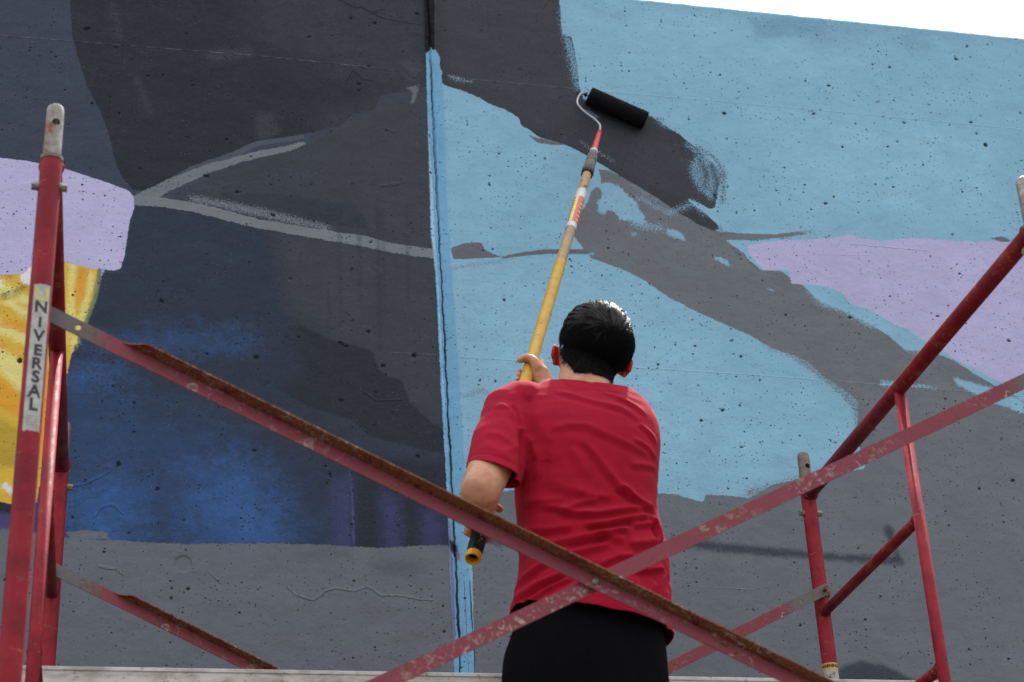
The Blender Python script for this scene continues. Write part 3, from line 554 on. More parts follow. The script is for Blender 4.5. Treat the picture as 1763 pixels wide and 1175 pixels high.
# lettering on tubes: flat text wound round the tube
def text_mesh(s, size, bold=.0):
    cu = bpy.data.curves.new('t', 'FONT'); cu.body = s; cu.size = size; cu.offset = bold; cu.align_x = 'CENTER'; cu.align_y = 'CENTER'; cu.resolution_u = 3
    o = bpy.data.objects.new('t', cu); COL.objects.link(o); bpy.context.view_layer.update()
    me = bpy.data.meshes.new_from_object(o.evaluated_get(bpy.context.evaluated_depsgraph_get())); bpy.data.objects.remove(o)
    bm = bmesh.new(); bm.from_mesh(me); bpy.data.meshes.remove(me)
    for _ in range(2):
        bmesh.ops.subdivide_edges(bm, edges=[e for e in bm.edges if e.calc_length() > size*.16], cuts=1)
    return bm
def wind(bm, c, axis, side, r, scalex=1.0):
    """plane x,y -> around a tube through c with axis 'axis'; 'side' points to the viewer"""
    axis = axis.normalized(); side = (side-axis*side.dot(axis)).normalized(); right = axis.cross(side)*-1
    right = side.cross(axis)*-1
    for v in bm.verts:
        th = v.co.x*scalex/r; v.co = c + axis*v.co.y + side*(r*math.cos(th)) + right*(r*math.sin(th))
def patch(c, axis, side, r, wx, hy, nx=14, ny=2, ragged=0.0, th=.0):
    bm = bmesh.new(); g = []
    for j in range(ny+1):
        row = []
        for i in range(nx+1):
            y = -hy/2+hy*j/ny
            if ragged and j in (0, ny): y += random.uniform(-ragged, ragged)
            row.append(bm.verts.new((-wx/2+wx*i/nx, y, 0)))
        g.append(row)
    for a, b in zip(g, g[1:]):
        for i in range(nx): bm.faces.new((a[i], a[i+1], b[i+1], b[i]))
    wind(bm, c, axis, side, r); return bm
camv = Vector((0, 0, CZ))
def on_post(y_px, x_guess, X, Y): return at(x_guess, y_px, Y-.02)
vz = Vector((0, 0, 1))
side = (camv-Vector((XL_, YN, 3.0))); side.z = 0; side = side.normalized()
side = (Matrix.Rotation(math.radians(8), 3, 'Z') @ side)
def zpost(y, x, Y): return at(x, y, Y-.02).z
zs0, zs1 = zpost(490, 72, YN), zpost(742, 48, YN)
bm = patch(Vector((XL_, YN, (zs0+zs1)/2)), vz, side, RP+.0005, .034, zs0-zs1, 14, 30, .0015)
stk = bm_obj('sticker', bm, M_sticker, fr_l)
for ch, yc, sz, mt in (('U', 508, .036, M_yelink), ('N', 529, .030, M_black), ('I', 556, .026, M_black), ('V', 579, .030, M_black), ('E', 604, .028, M_black), ('R', 627, .029, M_black), ('S', 650, .030, M_black), ('A', 675, .031, M_black), ('L', 698, .031, M_black)):
    bm = text_mesh(ch, sz*1.12, .0011); wind(bm, Vector((XL_, YN, zpost(yc, 60, YN))), vz, side, RP+.0010); bm_obj('letter', bm, mt, stk, smooth=False)
for k in range(4):
    bm = patch(Vector((XL_, YN, zpost(717+k*5, 50, YN))), vz, side, RP+.0010, .022, .0009); bm_obj('print_line', bm, M_galvr, stk)
# warning label
side2 = (camv-Vector((XR_, YF, 3.0))); side2.z = 0; side2.normalize()
zw0, zw1, zw2 = at(1427, 1141, YF-.02).z, at(1428, 1152, YF-.02).z, at(1432, 1200, YF-.02).z
bm = patch(Vector((XR_, YF, (zw0+zw2)/2)), vz, side2, RP+.0005, .058, zw0-zw2, 20); wl = bm_obj('warning_label', bm, M_sticker, fr_r)
bm = patch(Vector((XR_, YF, (zw0+zw1)/2)), vz, side2, RP+.0009, .058, zw0-zw1, 20); bm_obj('yellow_band', bm, M_amber, wl)
bm = text_mesh('WARNING', .0125, .0006); wind(bm, Vector((XR_, YF, (zw0+zw1)/2)), vz, side2, RP+.0014, .9); bm_obj('lettering', bm, M_black, wl, smooth=False)
bm = bmesh.new()
for pl in (((-.012, .004), (-.004, -.002), (.001, .002), (-.003, .006)), ((-.009, -.006), (-.004, -.002), (.003, -.005)), ((.006, .012), (.014, .010)), ((.004, .006), (.010, .007), (.009, .001))):
    for a, b in zip(pl, pl[1:]):
        a, b = Vector((a[0], a[1], 0)), Vector((b[0], b[1], 0)); n_ = Vector((-(b-a).y, (b-a).x, 0)).normalized()*.0009
        bm.faces.new([bm.verts.new(q) for q in (a-n_, b-n_, b+n_, a+n_)])
wind(bm, Vector((XR_, YF, zw1-.021)), vz, side2, RP+.0010); bm_obj('figure_mark', bm, M_black, wl, smooth=False)

# ------------------------------------------------------------------ cross braces
def brace_bar(name, P0, P1, rot, flange, mats, parent, off=0.0):
    """angle-iron bar from stud P0 to stud P1; main flange faces the camera; flange: +1 towards camera at top, -1 away"""
    P0, P1 = Vector(P0), Vector(P1); d = (P1-P0); Ln = d.length; ex = d.normalized()
    ez = vz - ex*vz.dot(ex); ez.normalize(); ey = ez.cross(ex)            # ey away from camera for ex -> +x
    if ey.y < 0: ey = -ey
    W, TH, E = .031, .0032, .013
    def place(v, r=0.0):
        q = Vector((v[0], v[1]*math.cos(r)-v[2]*math.sin(r), v[1]*math.sin(r)+v[2]*math.cos(r)))
        return P0 + ex*q.x + ey*(q.y+off) + ez*q.z
    # main flange with punched ends
    bm = bmesh.new()
    def outline(x0, x1, rnd0, rnd1):
        o = []
        for k in range(7):
            a = math.pi/2+math.pi*k/6; o.append((x0+(W/2*.6)*math.cos(a) if rnd0 else x0, W/2*math.sin(a)))
        for k in range(7):
            a = -math.pi/2+math.pi*k/6; o.append((x1+(W/2*.6)*math.cos(a) if rnd1 else x1, W/2*math.sin(a)))
        return o
    def plate(x0, x1, r0_, r1_, hs, rr):
        out = outline(x0, x1, r0_, r1_); loops = [[Vector((x, z, 0)) for x, z in out]]
        for hx in hs: loops.append([Vector((hx+.0062*math.cos(-2*math.pi*k/18), .0062*math.sin(-2*math.pi*k/18), 0)) for k in range(18)])
        tris = geometry.tessellate_polygon(loops); flat = [p for l in loops for p in l]
        A = [bm.verts.new(place((p.x, -TH/2, p.y), rr(p.x))) for p in flat]; B = [bm.verts.new(place((p.x, TH/2, p.y), rr(p.x))) for p in flat]
        for tr in tris:
            try: bm.faces.new([A[i] for i in tr]); bm.faces.new([B[i] for i in tr][::-1])
            except ValueError: pass
        k0 = 0
        for l in loops:
            n = len(l)
            for i in range(n):
                try: bm.faces.new((A[k0+i], A[k0+(i+1) % n], B[k0+(i+1) % n], B[k0+i]))
                except ValueError: pass
            k0 += n
    FL = .205
    bm.free(); bm = bmesh.new(); plate(-E, .17, True, False, (0, .082), lambda x: 0)
    bm.normal_update(); o1 = bm_obj(name+'_end', bm, mats[1], parent, smooth=False)
    bm = bmesh.new(); plate(Ln-.17, Ln+E, False, True, (Ln-.082, Ln), lambda x: 0); o2 = bm_obj(name+'_end', bm, mats[1], parent, smooth=False)
    bm = bmesh.new()
    xs = [.17] + [.17+.06*k/6 for k in range(1, 7)] + [.23+(Ln-.46)*k/24 for k in range(1, 24)] + [Ln-.23+.06*k/6 for k in range(0, 6)]+[Ln-.17]
    prof = []
    for x in xs:
        e = min(x-.17, Ln-.17-x); k = min(max(e/.055, 0), 1); k = k*k*(3-2*k); hw = W/2; fl = W*k+.0006
        # section: bottom edge -> corner -> flange tip, with thickness
        s = -1 if flange > 0 else 1
        pts = [(-TH/2, -hw), (-TH/2, hw-(TH if s < 0 else 0)), (-TH/2 + (s*fl if s < 0 else 0), hw-(TH if s < 0 else 0)), (-TH/2+(s*fl if s < 0 else 0), hw), (TH/2+(s*fl if s > 0 else 0), hw), (TH/2+(s*fl if s > 0 else 0), hw-(TH if s > 0 else 0)), (TH/2, hw-(TH if s > 0 else 0)), (TH/2, -hw)]
        if s < 0: pts = [(-TH/2, -hw), (-TH/2, hw-TH), (-TH/2-fl, hw-TH), (-TH/2-fl, hw), (TH/2, hw), (TH/2, -hw)]
        else: pts = [(-TH/2, -hw), (-TH/2, hw), (TH/2+fl, hw), (TH/2+fl, hw-TH), (TH/2, hw-TH), (TH/2, -hw)]
        r = rot*k
        jit = .0006*noise.noise(Vector((x*9, 0, rot*5)))
        prof.append([bm.verts.new(place((x, y+jit, z), r)) for y, z in pts])
    for a, b in zip(prof, prof[1:]):
        n = len(a)
        for i in range(n):
            f = bm.faces.new((a[i], a[(i+1) % n], b[(i+1) % n], b[i]))
            if flange > 0 and i in (1, 2, 3): f.material_index = 1
    bm.faces.new(prof[0][::-1]); bm.faces.new(prof[-1])
    o = bm_obj(name, bm, mats[0], parent, smooth=False); o.data.materials.append(mats[2])
    return o, place
def brace_pair(y, lab, crossoff, matsA, matsB, ZPIN=ZPIN, ZPINLO=ZPINLO):
    root = empty('cross_brace', ((XL_+XR_)/2, y, (ZPIN+ZPINLO)/2))
    o, pl = brace_bar('brace_bar', (XL_, y, ZPIN), (XR_, y, ZPINLO), math.radians(-12), 1, matsA, root, -.004)
    o2, _ = brace_bar('brace_bar', (XL_, y, ZPINLO), (XR_, y, ZPIN), 0, -1, matsB, root, .004)
    c = pl((math.hypot(XR_-XL_, ZPIN-ZPINLO)/2, 0, 0)); bm = bmesh.new(); tube(bm, [c+Vector((0, .012, 0)), c+Vector((0, -.005, 0)), c+Vector((0, -.008, 0))], [.0075, .0075, .005], 14); bm_obj('rivet', bm, M_bolt, root)
    return tag(root, lab, 'brace')
br1 = brace_pair(YN+.030, 'crossed red angle-iron braces in front of the painter, chipped and rusty', 1, (M_brace, M_end, M_rusty), (M_brace2, M_end, M_rusty))
br2 = brace_pair(YF-.034, 'crossed red angle-iron braces behind the painter, between the far posts', 1, (M_brace, M_end, M_rusty), (M_brace, M_end, M_rusty), ZPINF, ZPINLOF)
for r, g in ((br1, 'scaffold cross braces'), (br2, 'scaffold cross braces')): r['group'] = g

# ------------------------------------------------------------------ plank on the rungs and the deck
t = NT('weathered_aluminium'); a = t.noise(8, 5, .7, t.mapv((1, 3, 3))); b = t.noise(60, 4, .6)
c = t.mix(t.rng(a, .4, .65), col4((214, 211, 206)), col4((168, 162, 152))); c = t.mix(t.rng(b, .58, .7, 0, .6), c, col4((110, 88, 70)))
M_alu = t.fin(c, t.rng(b, .3, .7, .5, .65), .0, t.bump(b, .0006))
M_ply = plain('deck_plywood', col4((120, 96, 66)), .8, 0, .25, 30, .001)
def walkboard(x0, x1, y0, y1, z0, z1, lab, cat='walkboard', group=None, bracket=False):
    root = empty('walkboard', ((x0+x1)/2, (y0+y1)/2, z0))
    for y, s in ((y0, 1), (y1, -1)):
        bm = bmesh.new(); xm = (x0+x1)/2; L_ = x1-x0; h = z1-z0
        box(bm, (xm, y+s*.002, (z0+z1)/2), (L_, .004, h-.002)); box(bm, (xm, y-s*.001+s*.009, z1-.005), (L_, .022, .010)); box(bm, (xm, y-s*.001+s*.009, z0+.005), (L_-.002, .022, .010)); box(bm, (xm, y-s*.0015, z0+h*.38), (L_-.001, .003, .007))
        bmesh.ops.bevel(bm, geom=bm.edges[:], offset=.0012, segments=1, affect='EDGES')
        bm_obj('side_rail', bm, M_alu, root, smooth=False)
    bm = bmesh.new(); box(bm, ((x0+x1)/2, (y0+y1)/2, z1-.018), (x1-x0-.02, y1-y0-.012, .012)); bm_obj('deck_board', bm, M_ply, root, smooth=False)
    if bracket:
        for xa, xb in ((at(1218, 1172, y0).x, at(1335, 1172, y0).x),):
            bm = bmesh.new(); zc = z1-.030
            box(bm, ((xa+xb)/2, y0-.006, zc), (xb-xa, .010, .026)); box(bm, (xa+.022, y0-.013, zc), (.030, .008, .018))
            box(bm, ((xa+xb)/2+.02, y0-.0125, zc+.006), (xb-xa-.09, .004, .004)); box(bm, ((xa+xb)/2+.02, y0-.0125, zc-.004), (xb-xa-.09, .004, .003))
            bmesh.ops.bevel(bm, geom=bm.edges[:], offset=.0015, segments=1, affect='EDGES'); bm_obj('latch_bracket', bm, M_galv, root, smooth=False)
    tag(root, lab, cat, group); return root
zpl = at(850, 1160, 4.47).z
walkboard(XL_-.16, XR_+.20, 4.47, 4.675, RUNG[1]+.016, zpl, 'grimy whitish aluminium plank resting on the ladder rungs behind the painter', 'plank', None, True)
for i, (y0, lb) in enumerate(((YN+.06, 'aluminium deck plank nearest the camera, under the painter'), (YN+.53, 'middle aluminium deck plank under the painter'), (YN+1.0, 'aluminium deck plank nearest the wall, under the painter'))):
    walkboard(XL_-.2, XR_+.2, y0, y0+.45, ZFOOT, ZFOOT+.07, lb, 'deck plank', 'scaffold deck planks')
DECK = ZFOOT+.07
print('scaffold', time.time()-T0)

# ------------------------------------------------------------------ paint roller on its pole
YT = 5.115
PT, PB = at(1033, 225, YT), at(815, 957, 3.93)
pd = (PT-PB); PLn = pd.length; pe = pd.normalized()
def pole_at_y(y):          # fraction along the pole whose image row is y
    lo, hi = 0.0, 1.0
    for _ in range(40):
        mid = (lo+hi)/2; p = PB+pd*mid-camv
        yy = IH/2-FPX*p.dot(up)/p.dot(fw)
        if yy > y: lo = mid
        else: hi = mid
    return lo
t = NT('yellow_fibreglass'); a = t.noise(16, 5, .65); b = t.noise(110, 4, .6)
c = t.mix(t.rng(a, .35, .65), col4((196, 146, 22)), col4((208, 168, 50)))
c = t.mix(t.rng(b, .5, .64, 0, .6), c, col4((176, 164, 136))); c = t.mix(t.rng(t.noise(45, 4, .7), .62, .68, 0, .8), c, col4((96, 78, 62)))
M_pole = t.fin(c, .55, 0, t.bump(b, .0005), **{'Specular IOR Level': .3})
t = NT('paint_worn_pole'); a = t.noise(22, 5, .65); b = t.noise(120, 4, .6)
c = t.mix(t.rng(a, .38, .62), col4((184, 150, 88)), col4((154, 136, 112))); c = t.mix(t.rng(b, .52, .68, 0, .7), c, col4((120, 106, 96)))
c = t.mix(t.rng(t.noise(34, 3, .6), .6, .66, 0, .85), c, col4((72, 66, 66))); M_polew = t.fin(c, .6, 0, t.bump(b, .0006))
M_grip = plain('black_rubber', (.008, .008, .009), .6, 0, .3, 60, .0006); M_grip.node_tree.nodes['Principled BSDF'].inputs['Specular IOR Level'].default_value = .25
M_ring = plain('yellow_cap', col4((220, 160, 24)), .4)
M_redh = plain('red_handle', col4((206, 62, 54)), .38, 0, .15, 50)
M_whiter = plain('white_ring', col4((205, 200, 196)), .45)
M_thread = plain('grey_ferrule', col4((118, 114, 108)), .5, .2, .35, 150, .001)
M_wire = plain('chrome_wire', col4((168, 164, 166)), .32, .8, .15, 90)
t = NT('roller_nap'); a = t.noise(420, 2, .6); b = t.noise(60, 3, .6)
M_nap = t.fin(t.mix(t.rng(a, .4, .7), (.003, .003, .0035, 1), (.012, .012, .014, 1)), .75, 0, t.bump(t.add(t.mul(a, .004), t.mul(b, .004)), 1.0, 1.0), **{'Specular IOR Level': .15})
M_redlab = plain('red_label', col4((206, 84, 96)), .45); M_yellab = plain('yellow_label', col4((220, 208, 96)), .45)
M_wet = plain('wet_black_paint', (.012, .012, .014), .2)
pole = empty('extension_pole', PB)
def seg_on(f0, f1, r0_, r1_, name, mat, parent=pole, seg=24, capr=0.0):
    bm = bmesh.new(); A = PB+pd*f0; B = PB+pd*f1; tube(bm, [A, B], [r0_, r1_], seg); return bm_obj(name, bm, mat, parent, sharp=.6)
fG = pole_at_y(868); f300 = pole_at_y(299); f264 = pole_at_y(264); f395 = pole_at_y(396); f445 = pole_at_y(452); f262 = pole_at_y(262)
bm = bmesh.new()
tube(bm, [PB+pd*.003, PB+pd*.006, PB+pd*(fG*.97), PB+pd*fG], [.0178, .0187, .0184, .0170], 28)
GX, GY = frame_of(pe)
for k in range(18):
    a0 = 2*math.pi*k/18; o_ = GX*math.cos(a0)+GY*math.sin(a0); tube(bm, [PB+pd*.008+o_*.0184, PB+pd*(fG*.93)+o_*.0181], .0011, 5)
bm_obj('grip', bm, M_grip, pole, sharp=.6)
# hollow yellow end cap
bm = bmesh.new(); seg = 28; X_, Y_ = frame_of(pe); rings = []
for (s, r) in ((.004, .0192), (-.010, .0192), (-.014, .0175), (-.014, .0150), (-.006, .0138), (.02, .0130)):
    rings.append([bm.verts.new(PB+pe*s+X_*(r*math.cos(2*math.pi*k/seg))+Y_*(r*math.sin(2*math.pi*k/seg))) for k in range(seg)])
for a_, b_ in zip(rings, rings[1:]):
    for k in range(seg): bm.faces.new((a_[k], a_[(k+1) % seg], b_[(k+1) % seg], b_[k]))
bm.faces.new(rings[-1]); bm_obj('end_cap', bm, M_ring, pole, sharp=.6)
seg_on(fG, f445, .0165, .0168, 'lower_tube', M_pole); seg_on(f445-.002, f300, .0160, .0150, 'upper_tube', M_polew)
seg_on(f300-.004, f300+.002, .0195, .0195, 'lock_ring', M_grip)
bm = bmesh.new(); tube(bm, [PB+pd*f300, PB+pd*(f300+(f264-f300)*.5), PB+pd*f264], [.0188, .0172, .0135], 24)
for k in range(24):
    for (g0, g1, rr0, rr1) in ((0.04, .46, .0192, .0180), (.52, .9, .0176, .0148)):
        a0 = 2*math.pi*k/24; A = PB+pd*(f300+(f264-f300)*g0); B = PB+pd*(f300+(f264-f300)*g1); o_ = X_*math.cos(a0)+Y_*math.sin(a0)
        tube(bm, [A+o_*rr0, B+o_*rr1], .0013, 5)
bm_obj('threaded_coupling', bm, M_thread, pole)
# wrapped label on the upper tube
vside = camv-(PB+pd*f395); fl0, fl1 = pole_at_y(331), f395
def lab(fa, fb, wx, mat, r, shift=0.0, name='label_band'):
    cc = PB+pd*((fa+fb)/2); bm = patch(cc, pe, (vside + pe.cross(vside).normalized()*0).normalized(), r, wx, (fb-fa)*PLn, 16)
    if shift:
        Mx = Matrix.Rotation(shift, 4, pe); 
        for v in bm.verts: v.co = cc + Mx.to_3x3() @ (v.co-cc)
    return bm_obj(name, bm, mat, labp if name != 'paper_label' else pole)
labp = pole
labp = lab(fl1, fl0, .07, M_whiter, .0166, 0, 'paper_label')
f345, f388 = pole_at_y(345), pole_at_y(388)
lab(f388, f345, .060, M_redlab, .0169); lab(f388, f345, .013, M_yellab, .0172, -.62)
for (s_, sh, mat, sz) in (('ROD PAINT', .62, M_yellab, .0165), ('EXTENDS', -.78, M_black, .0085)):
    pass
for k in range(6):     # blurred yellow glyph row and the dark tick row beside it
    ff = f388+(f345-f388)*(k+.6)/6.4; cc = PB+pd*ff
    bm = patch(cc, pe, vside, .0174, .012, .0105 if k % 2 else .014, 4); Mx = Matrix.Rotation(.66, 3, pe)
    for v in bm.verts: v.co = cc + Mx @ (v.co-cc)
    bm_obj('printed_mark', bm, M_amber, labp)
for k in range(10):
    ff = f388+(f345-f388)*(k+.6)/10.4; cc = PB+pd*ff; bm = patch(cc, pe, vside, .0175, .0042, .006, 2); Mx = Matrix.Rotation(-.95, 3, pe)
    for v in bm.verts: v.co = cc + Mx @ (v.co-cc)
    bm_obj('printed_mark', bm, M_black, labp)
for k in range(5):     # pale lettering worn off the grip
    cc = PB+pd*(fG*.18+k*.004); bm = patch(cc, pe, vside, .0190, random.uniform(.003, .008), .0022, 3); Mx = Matrix.Rotation(.25+.12*math.sin(k*2), 3, pe)
    for v in bm.verts: v.co = cc + Mx @ (v.co-cc)
    bm_obj('printed_mark', bm, M_sticker, pole)
tag(pole, 'yellow paint-worn extension pole with black grip held up by the painter', 'pole')
# roller frame and cover
rol = empty('paint_roller', PT)
bm = bmesh.new(); tube(bm, [PB+pd*f262, PB+pd*(f262+(1-f262)*.15), PB+pd*(f262+(1-f262)*.55), PB+pd*.985, PB+pd*1.0], [.0125, .0118, .0098, .0092, .006], 22, flat=.9); bm_obj('handle', bm, M_redh, rol)
bm = bmesh.new(); tube(bm, [PB+pd*(f262-.004), PB+pd*(f262+.004)], .0132, 22); bm_obj('collar_ring', bm, M_whiter, rol)
RW = .0325; YR = YW-RW+.002
RA, RB = at(1013, 165, YR), at(1112, 209, YR)
rd = (RB-RA).normalized()
bm = bmesh.new()
wp_ = [PB+pd*.99, at(1033, 217, 5.125), at(1026, 208, 5.13), at(1010, 196, 5.135), at(999, 186, 5.14), at(994, 178, 5.142), at(995, 170, 5.150), at(999, 163, 5.158), RA-rd*.018, RA]
# smooth the wire
def crom(P, n=6):
    out = []
    for i in range(len(P)-1):
        p0, p1, p2, p3 = P[max(i-1, 0)], P[i], P[i+1], P[min(i+2, len(P)-1)]
        for k in range(n):
            t_ = k/n; out.append(.5*((2*p1)+(p2-p0)*t_+(2*p0-5*p1+4*p2-p3)*t_*t_+(3*p1-p0-3*p2+p3)*t_**3))
    return out+[P[-1]]
tube(bm, crom(wp_), .0042, 12); bm_obj('wire_frame', bm, M_wire, rol)
bm = bmesh.new(); tube(bm, [RA-rd*.016, RA-rd*.006], [.006, .010], 14); bm_obj('end_bearing', bm, M_wet, rol)
# nap: lathed sleeve with a furry, uneven surface
bm = bmesh.new(); Ln_ = (RB-RA).length; X2, Y2 = frame_of(rd); NS, NR = 90, 72; rings = []
for i in range(NR+1):
    s = i/NR; ring = []
    edge = min(s, 1-s)*Ln_; rr = RW*min(1, .72+.28*math.sqrt(min(edge/.008, 1)))
    for k in range(NS):
        a = 2*math.pi*k/NS; o_ = X2*math.cos(a)+Y2*math.sin(a); q = RA+rd*(s*Ln_)
        rj = rr*(1+.022*noise.noise(q*60+o_*3)+.028*noise.noise(q*300+o_*9))
        ring.append(bm.verts.new(q+o_*rj+rd*(.0015*noise.noise(o_*9) if i in (0, NR) else 0)))
    rings.append(ring)
for a_, b_ in zip(rings, rings[1:]):
    for k in range(NS): bm.faces.new((a_[k], a_[(k+1) % NS], b_[(k+1) % NS], b_[k]))
core = []
for q, s in ((RA, 1), (RB, -1)):
    pr = [bm.verts.new(q+rd*s*.004+(X2*math.cos(2*math.pi*k/NS)+Y2*math.sin(2*math.pi*k/NS))*.018) for k in range(NS)]
    R_ = rings[0] if s == 1 else rings[-1]
    for k in range(NS): bm.faces.new((R_[k], R_[(k+1) % NS], pr[(k+1) % NS], pr[k]))
    bm.faces.new(pr)
nap = bm_obj('nap_cover', bm, M_nap, rol)
bm = bmesh.new()     # short fibres standing off the sleeve
for _ in range(7000):
    s = random.random(); a = random.uniform(0, 2*math.pi); o_ = X2*math.cos(a)+Y2*math.sin(a); q = RA+rd*(s*Ln_)+o_*(RW*.97)
    tdir = (o_+rd*random.uniform(-.5, .5)+o_.cross(rd)*random.uniform(-.5, .5)).normalized(); l = random.uniform(.0015, .0035); sd_ = tdir.cross(rd).normalized()*.0005
    v = [bm.verts.new(q-sd_), bm.verts.new(q+sd_), bm.verts.new(q+rd*.0006), bm.verts.new(q+tdir*l)]
    bm.faces.new((v[0], v[1], v[3])); bm.faces.new((v[1], v[2], v[3])); bm.faces.new((v[2], v[0], v[3]))
fz = bm_obj('nap_fibres', bm, M_nap, nap, smooth=False); fz['kind'] = 'stuff'
tag(rol, 'black paint-soaked roller with wire frame and red handle pressed on the wall', 'paint roller')
print('roller', time.time()-T0)
# ------------------------------------------------------------------ the painter
def smoothed(bm, voxel, iters, extra=None):
    me = bpy.data.meshes.new('t'); bmesh.ops.recalc_face_normals(bm, faces=bm.faces); bm.to_mesh(me); bm.free()
    o = bpy.data.objects.new('t', me); COL.objects.link(o)
    md = o.modifiers.new('r', 'REMESH'); md.mode = 'VOXEL'; md.voxel_size = voxel; md.adaptivity = 0
    ms = o.modifiers.new('s', 'SMOOTH'); ms.factor = .5; ms.iterations = iters
    bpy.context.view_layer.update()
    res = bpy.data.meshes.new_from_object(o.evaluated_get(bpy.context.evaluated_depsgraph_get())); bpy.data.objects.remove(o); return res
def loft(bm, rings_pts):
    rs = [[bm.verts.new(p) for p in r] for r in rings_pts]; n = len(rs[0])
    for a, b in zip(rs, rs[1:]):
        for k in range(n): bm.faces.new((a[k], a[(k+1) % n], b[(k+1) % n], b[k]))
    bm.faces.new(rs[0][::-1]); bm.faces.new(rs[-1])
def sring(cx_, cy_, z, hx, hy, ex=2.3, n=40, dz=None):
    out = []
    for k in range(n):
        a = 2*math.pi*k/n; c_, s_ = math.cos(a), math.sin(a)
        x = hx*math.copysign(abs(c_)**(2/ex), c_); y = hy*math.copysign(abs(s_)**(2/ex), s_)
        out.append(Vector((cx_+x, cy_+y, z+(dz(x, y) if dz else 0))))
    return out
def ball(bm, c, r, M=None, sub=3):
    res = bmesh.ops.create_icosphere(bm, subdivisions=sub, radius=1.0)
    for v in res['verts']:
        q = Vector((v.co.x*r[0], v.co.y*r[1], v.co.z*r[2])); v.co = (M @ q if M is not None else q)+Vector(c)
YB = 3.87                              # plane of the spine
# outline of the shirt in the photograph, at the distance of the spine
LE = [(957, 655), (940, 659), (915, 668), (893, 682), (880, 700), (876, 730), (882, 780), (889, 835), (889, 860), (893, 900), (897, 950), (894, 990), (888, 1020), (880, 1055), (876, 1100), (874, 1160), (872, 1230)]
RE = [(1060, 660), (1074, 667), (1092, 678), (1110, 695), (1124, 718), (1132, 745), (1134, 772), (1131, 810), (1129, 850), (1127, 880), (1133, 905), (1142, 940), (1151, 970), (1153, 1020), (1156, 1070), (1157, 1107), (1158, 1230)]
Lw = sorted([(at(x, y, YB).z, at(x, y, YB).x) for x, y in LE]); Rw = sorted([(at(x, y, YB).z, at(x, y, YB).x) for x, y in RE])
def lx(z): return float(np.interp(z, [a for a, b in Lw], [b for a, b in Lw]))
def rx(z): return float(np.interp(z, [a for a, b in Rw], [b for a, b in Rw]))
ztop, zbot = Lw[-1][0]-.004, Lw[0][0]+.02
def torso(bm, inset, zlo, zhi, hy0):
    rings = []; n = 34
    for i in range(n+1):
        z = zlo+(zhi-zlo)*i/n; a, b = lx(z), rx(z); hx = (b-a)/2-inset; f = min(max((ztop-z)/.20, 0), 1)
        low = min(max((z-zbot)/.5, 0), 1)
        hy = (.050+.078*math.sin(f*math.pi/2)+.010*(1-low))*hy0
        cy = YB+.010*math.sin(low*3.1)+(1-f)*.005
        rings.append(sring((a+b)/2, cy, z, max(hx, .02), hy-inset*.5, 2.35))
    loft(bm, rings)
# joints
SHL, ELL, WRL = at(876, 718, 3.87), at(828, 855, 3.755), at(819, 888, 3.905)
SHR, ELR = at(1092, 728, 3.90), at(1062, 790, 4.15)
fH = pole_at_y(640); PH = PB+pd*fH; YH = PH.y
fB = pole_at_y(905); PBH = PB+pd*fB; YBH = PBH.y
WRR = at(938, 668, YH-.01)
HC = at(1027, 595, 3.90)
HR = Matrix.Rotation(math.radians(7), 3, 'Y') @ Matrix.Rotation(math.radians(16), 3, 'X')
HRX, HRY, HRZ = .0815, .0960, .0950
# ---- skin: one continuous figure
bm = bmesh.new()
torso(bm, .036, zbot-.02, ztop-.02, .74)
def taper(z): return 1-.17*min(max(-z/HRZ, 0), 1)
res_ = bmesh.ops.create_icosphere(bm, subdivisions=4, radius=1.0)
for v in res_['verts']:
    q = v.co.copy(); v.co = HC + HR @ Vector((q.x*HRX*taper(q.z*HRZ), q.y*HRY, q.z*HRZ))
def HP(x, y, z): return HC + HR @ Vector((x, y, z))
ball(bm, HP(-.006, .035, -.052), (.060, .062, .062), HR)              # jaw and cheeks
ball(bm, HP(0, .070, -.095), (.030, .028, .024), HR, 2)           # chin
tube(bm, [HP(0, .098, -.005), HP(0, .118, -.040), HP(0, .108, -.048)], [.009, .014, .012], 12, round_ends=True)   # nose
ball(bm, HP(0, .096, -.070), (.024, .010, .007), HR, 2); ball(bm, HP(0, .094, -.080), (.021, .010, .007), HR, 2)   # lips
for s in (-1, 1):
    ball(bm, HP(s*.031, .088, -.008), (.014, .010, .009), HR, 2)   # eyelids
    tube(bm, [HP(s*.016, .098, .012), HP(s*.048, .086, .013)], .006, 10, round_ends=True)                            # brow
tube(bm, [HP(-.020, -.002, -.046), at(1006, 664, 3.878), at(1006, 705, 3.87)], [.062, .064, .074], 28, round_ends=True)
tube(bm, [HP(0, .02, -.085), at(1014, 690, 3.93)], [.050, .055], 24, round_ends=True)
EARS = []
for s, px, py in ((-1, 957, 611), (1, 1079, 633)):
    c_ = at(px, py, 3.905); upv = Vector((.27, .10, 1)).normalized(); out = Vector((s*.84, -.54, 0)); out = (out-upv*out.dot(upv)).normalized(); thick = upv.cross(out).normalized()
    Mx = Matrix((out, thick, upv)).transposed()
    ball(bm, c_ - out*.006, (.0190, .0050, .0290), Mx)
    ball(bm, c_ + out*.010 + upv*.005, (.0052, .0062, .0245), Mx, 2)        # helix rim
    ball(bm, c_ - upv*.0225 - out*.002, (.0085, .0048, .0100), Mx, 2)        # lobe
    EARS.append(c_)
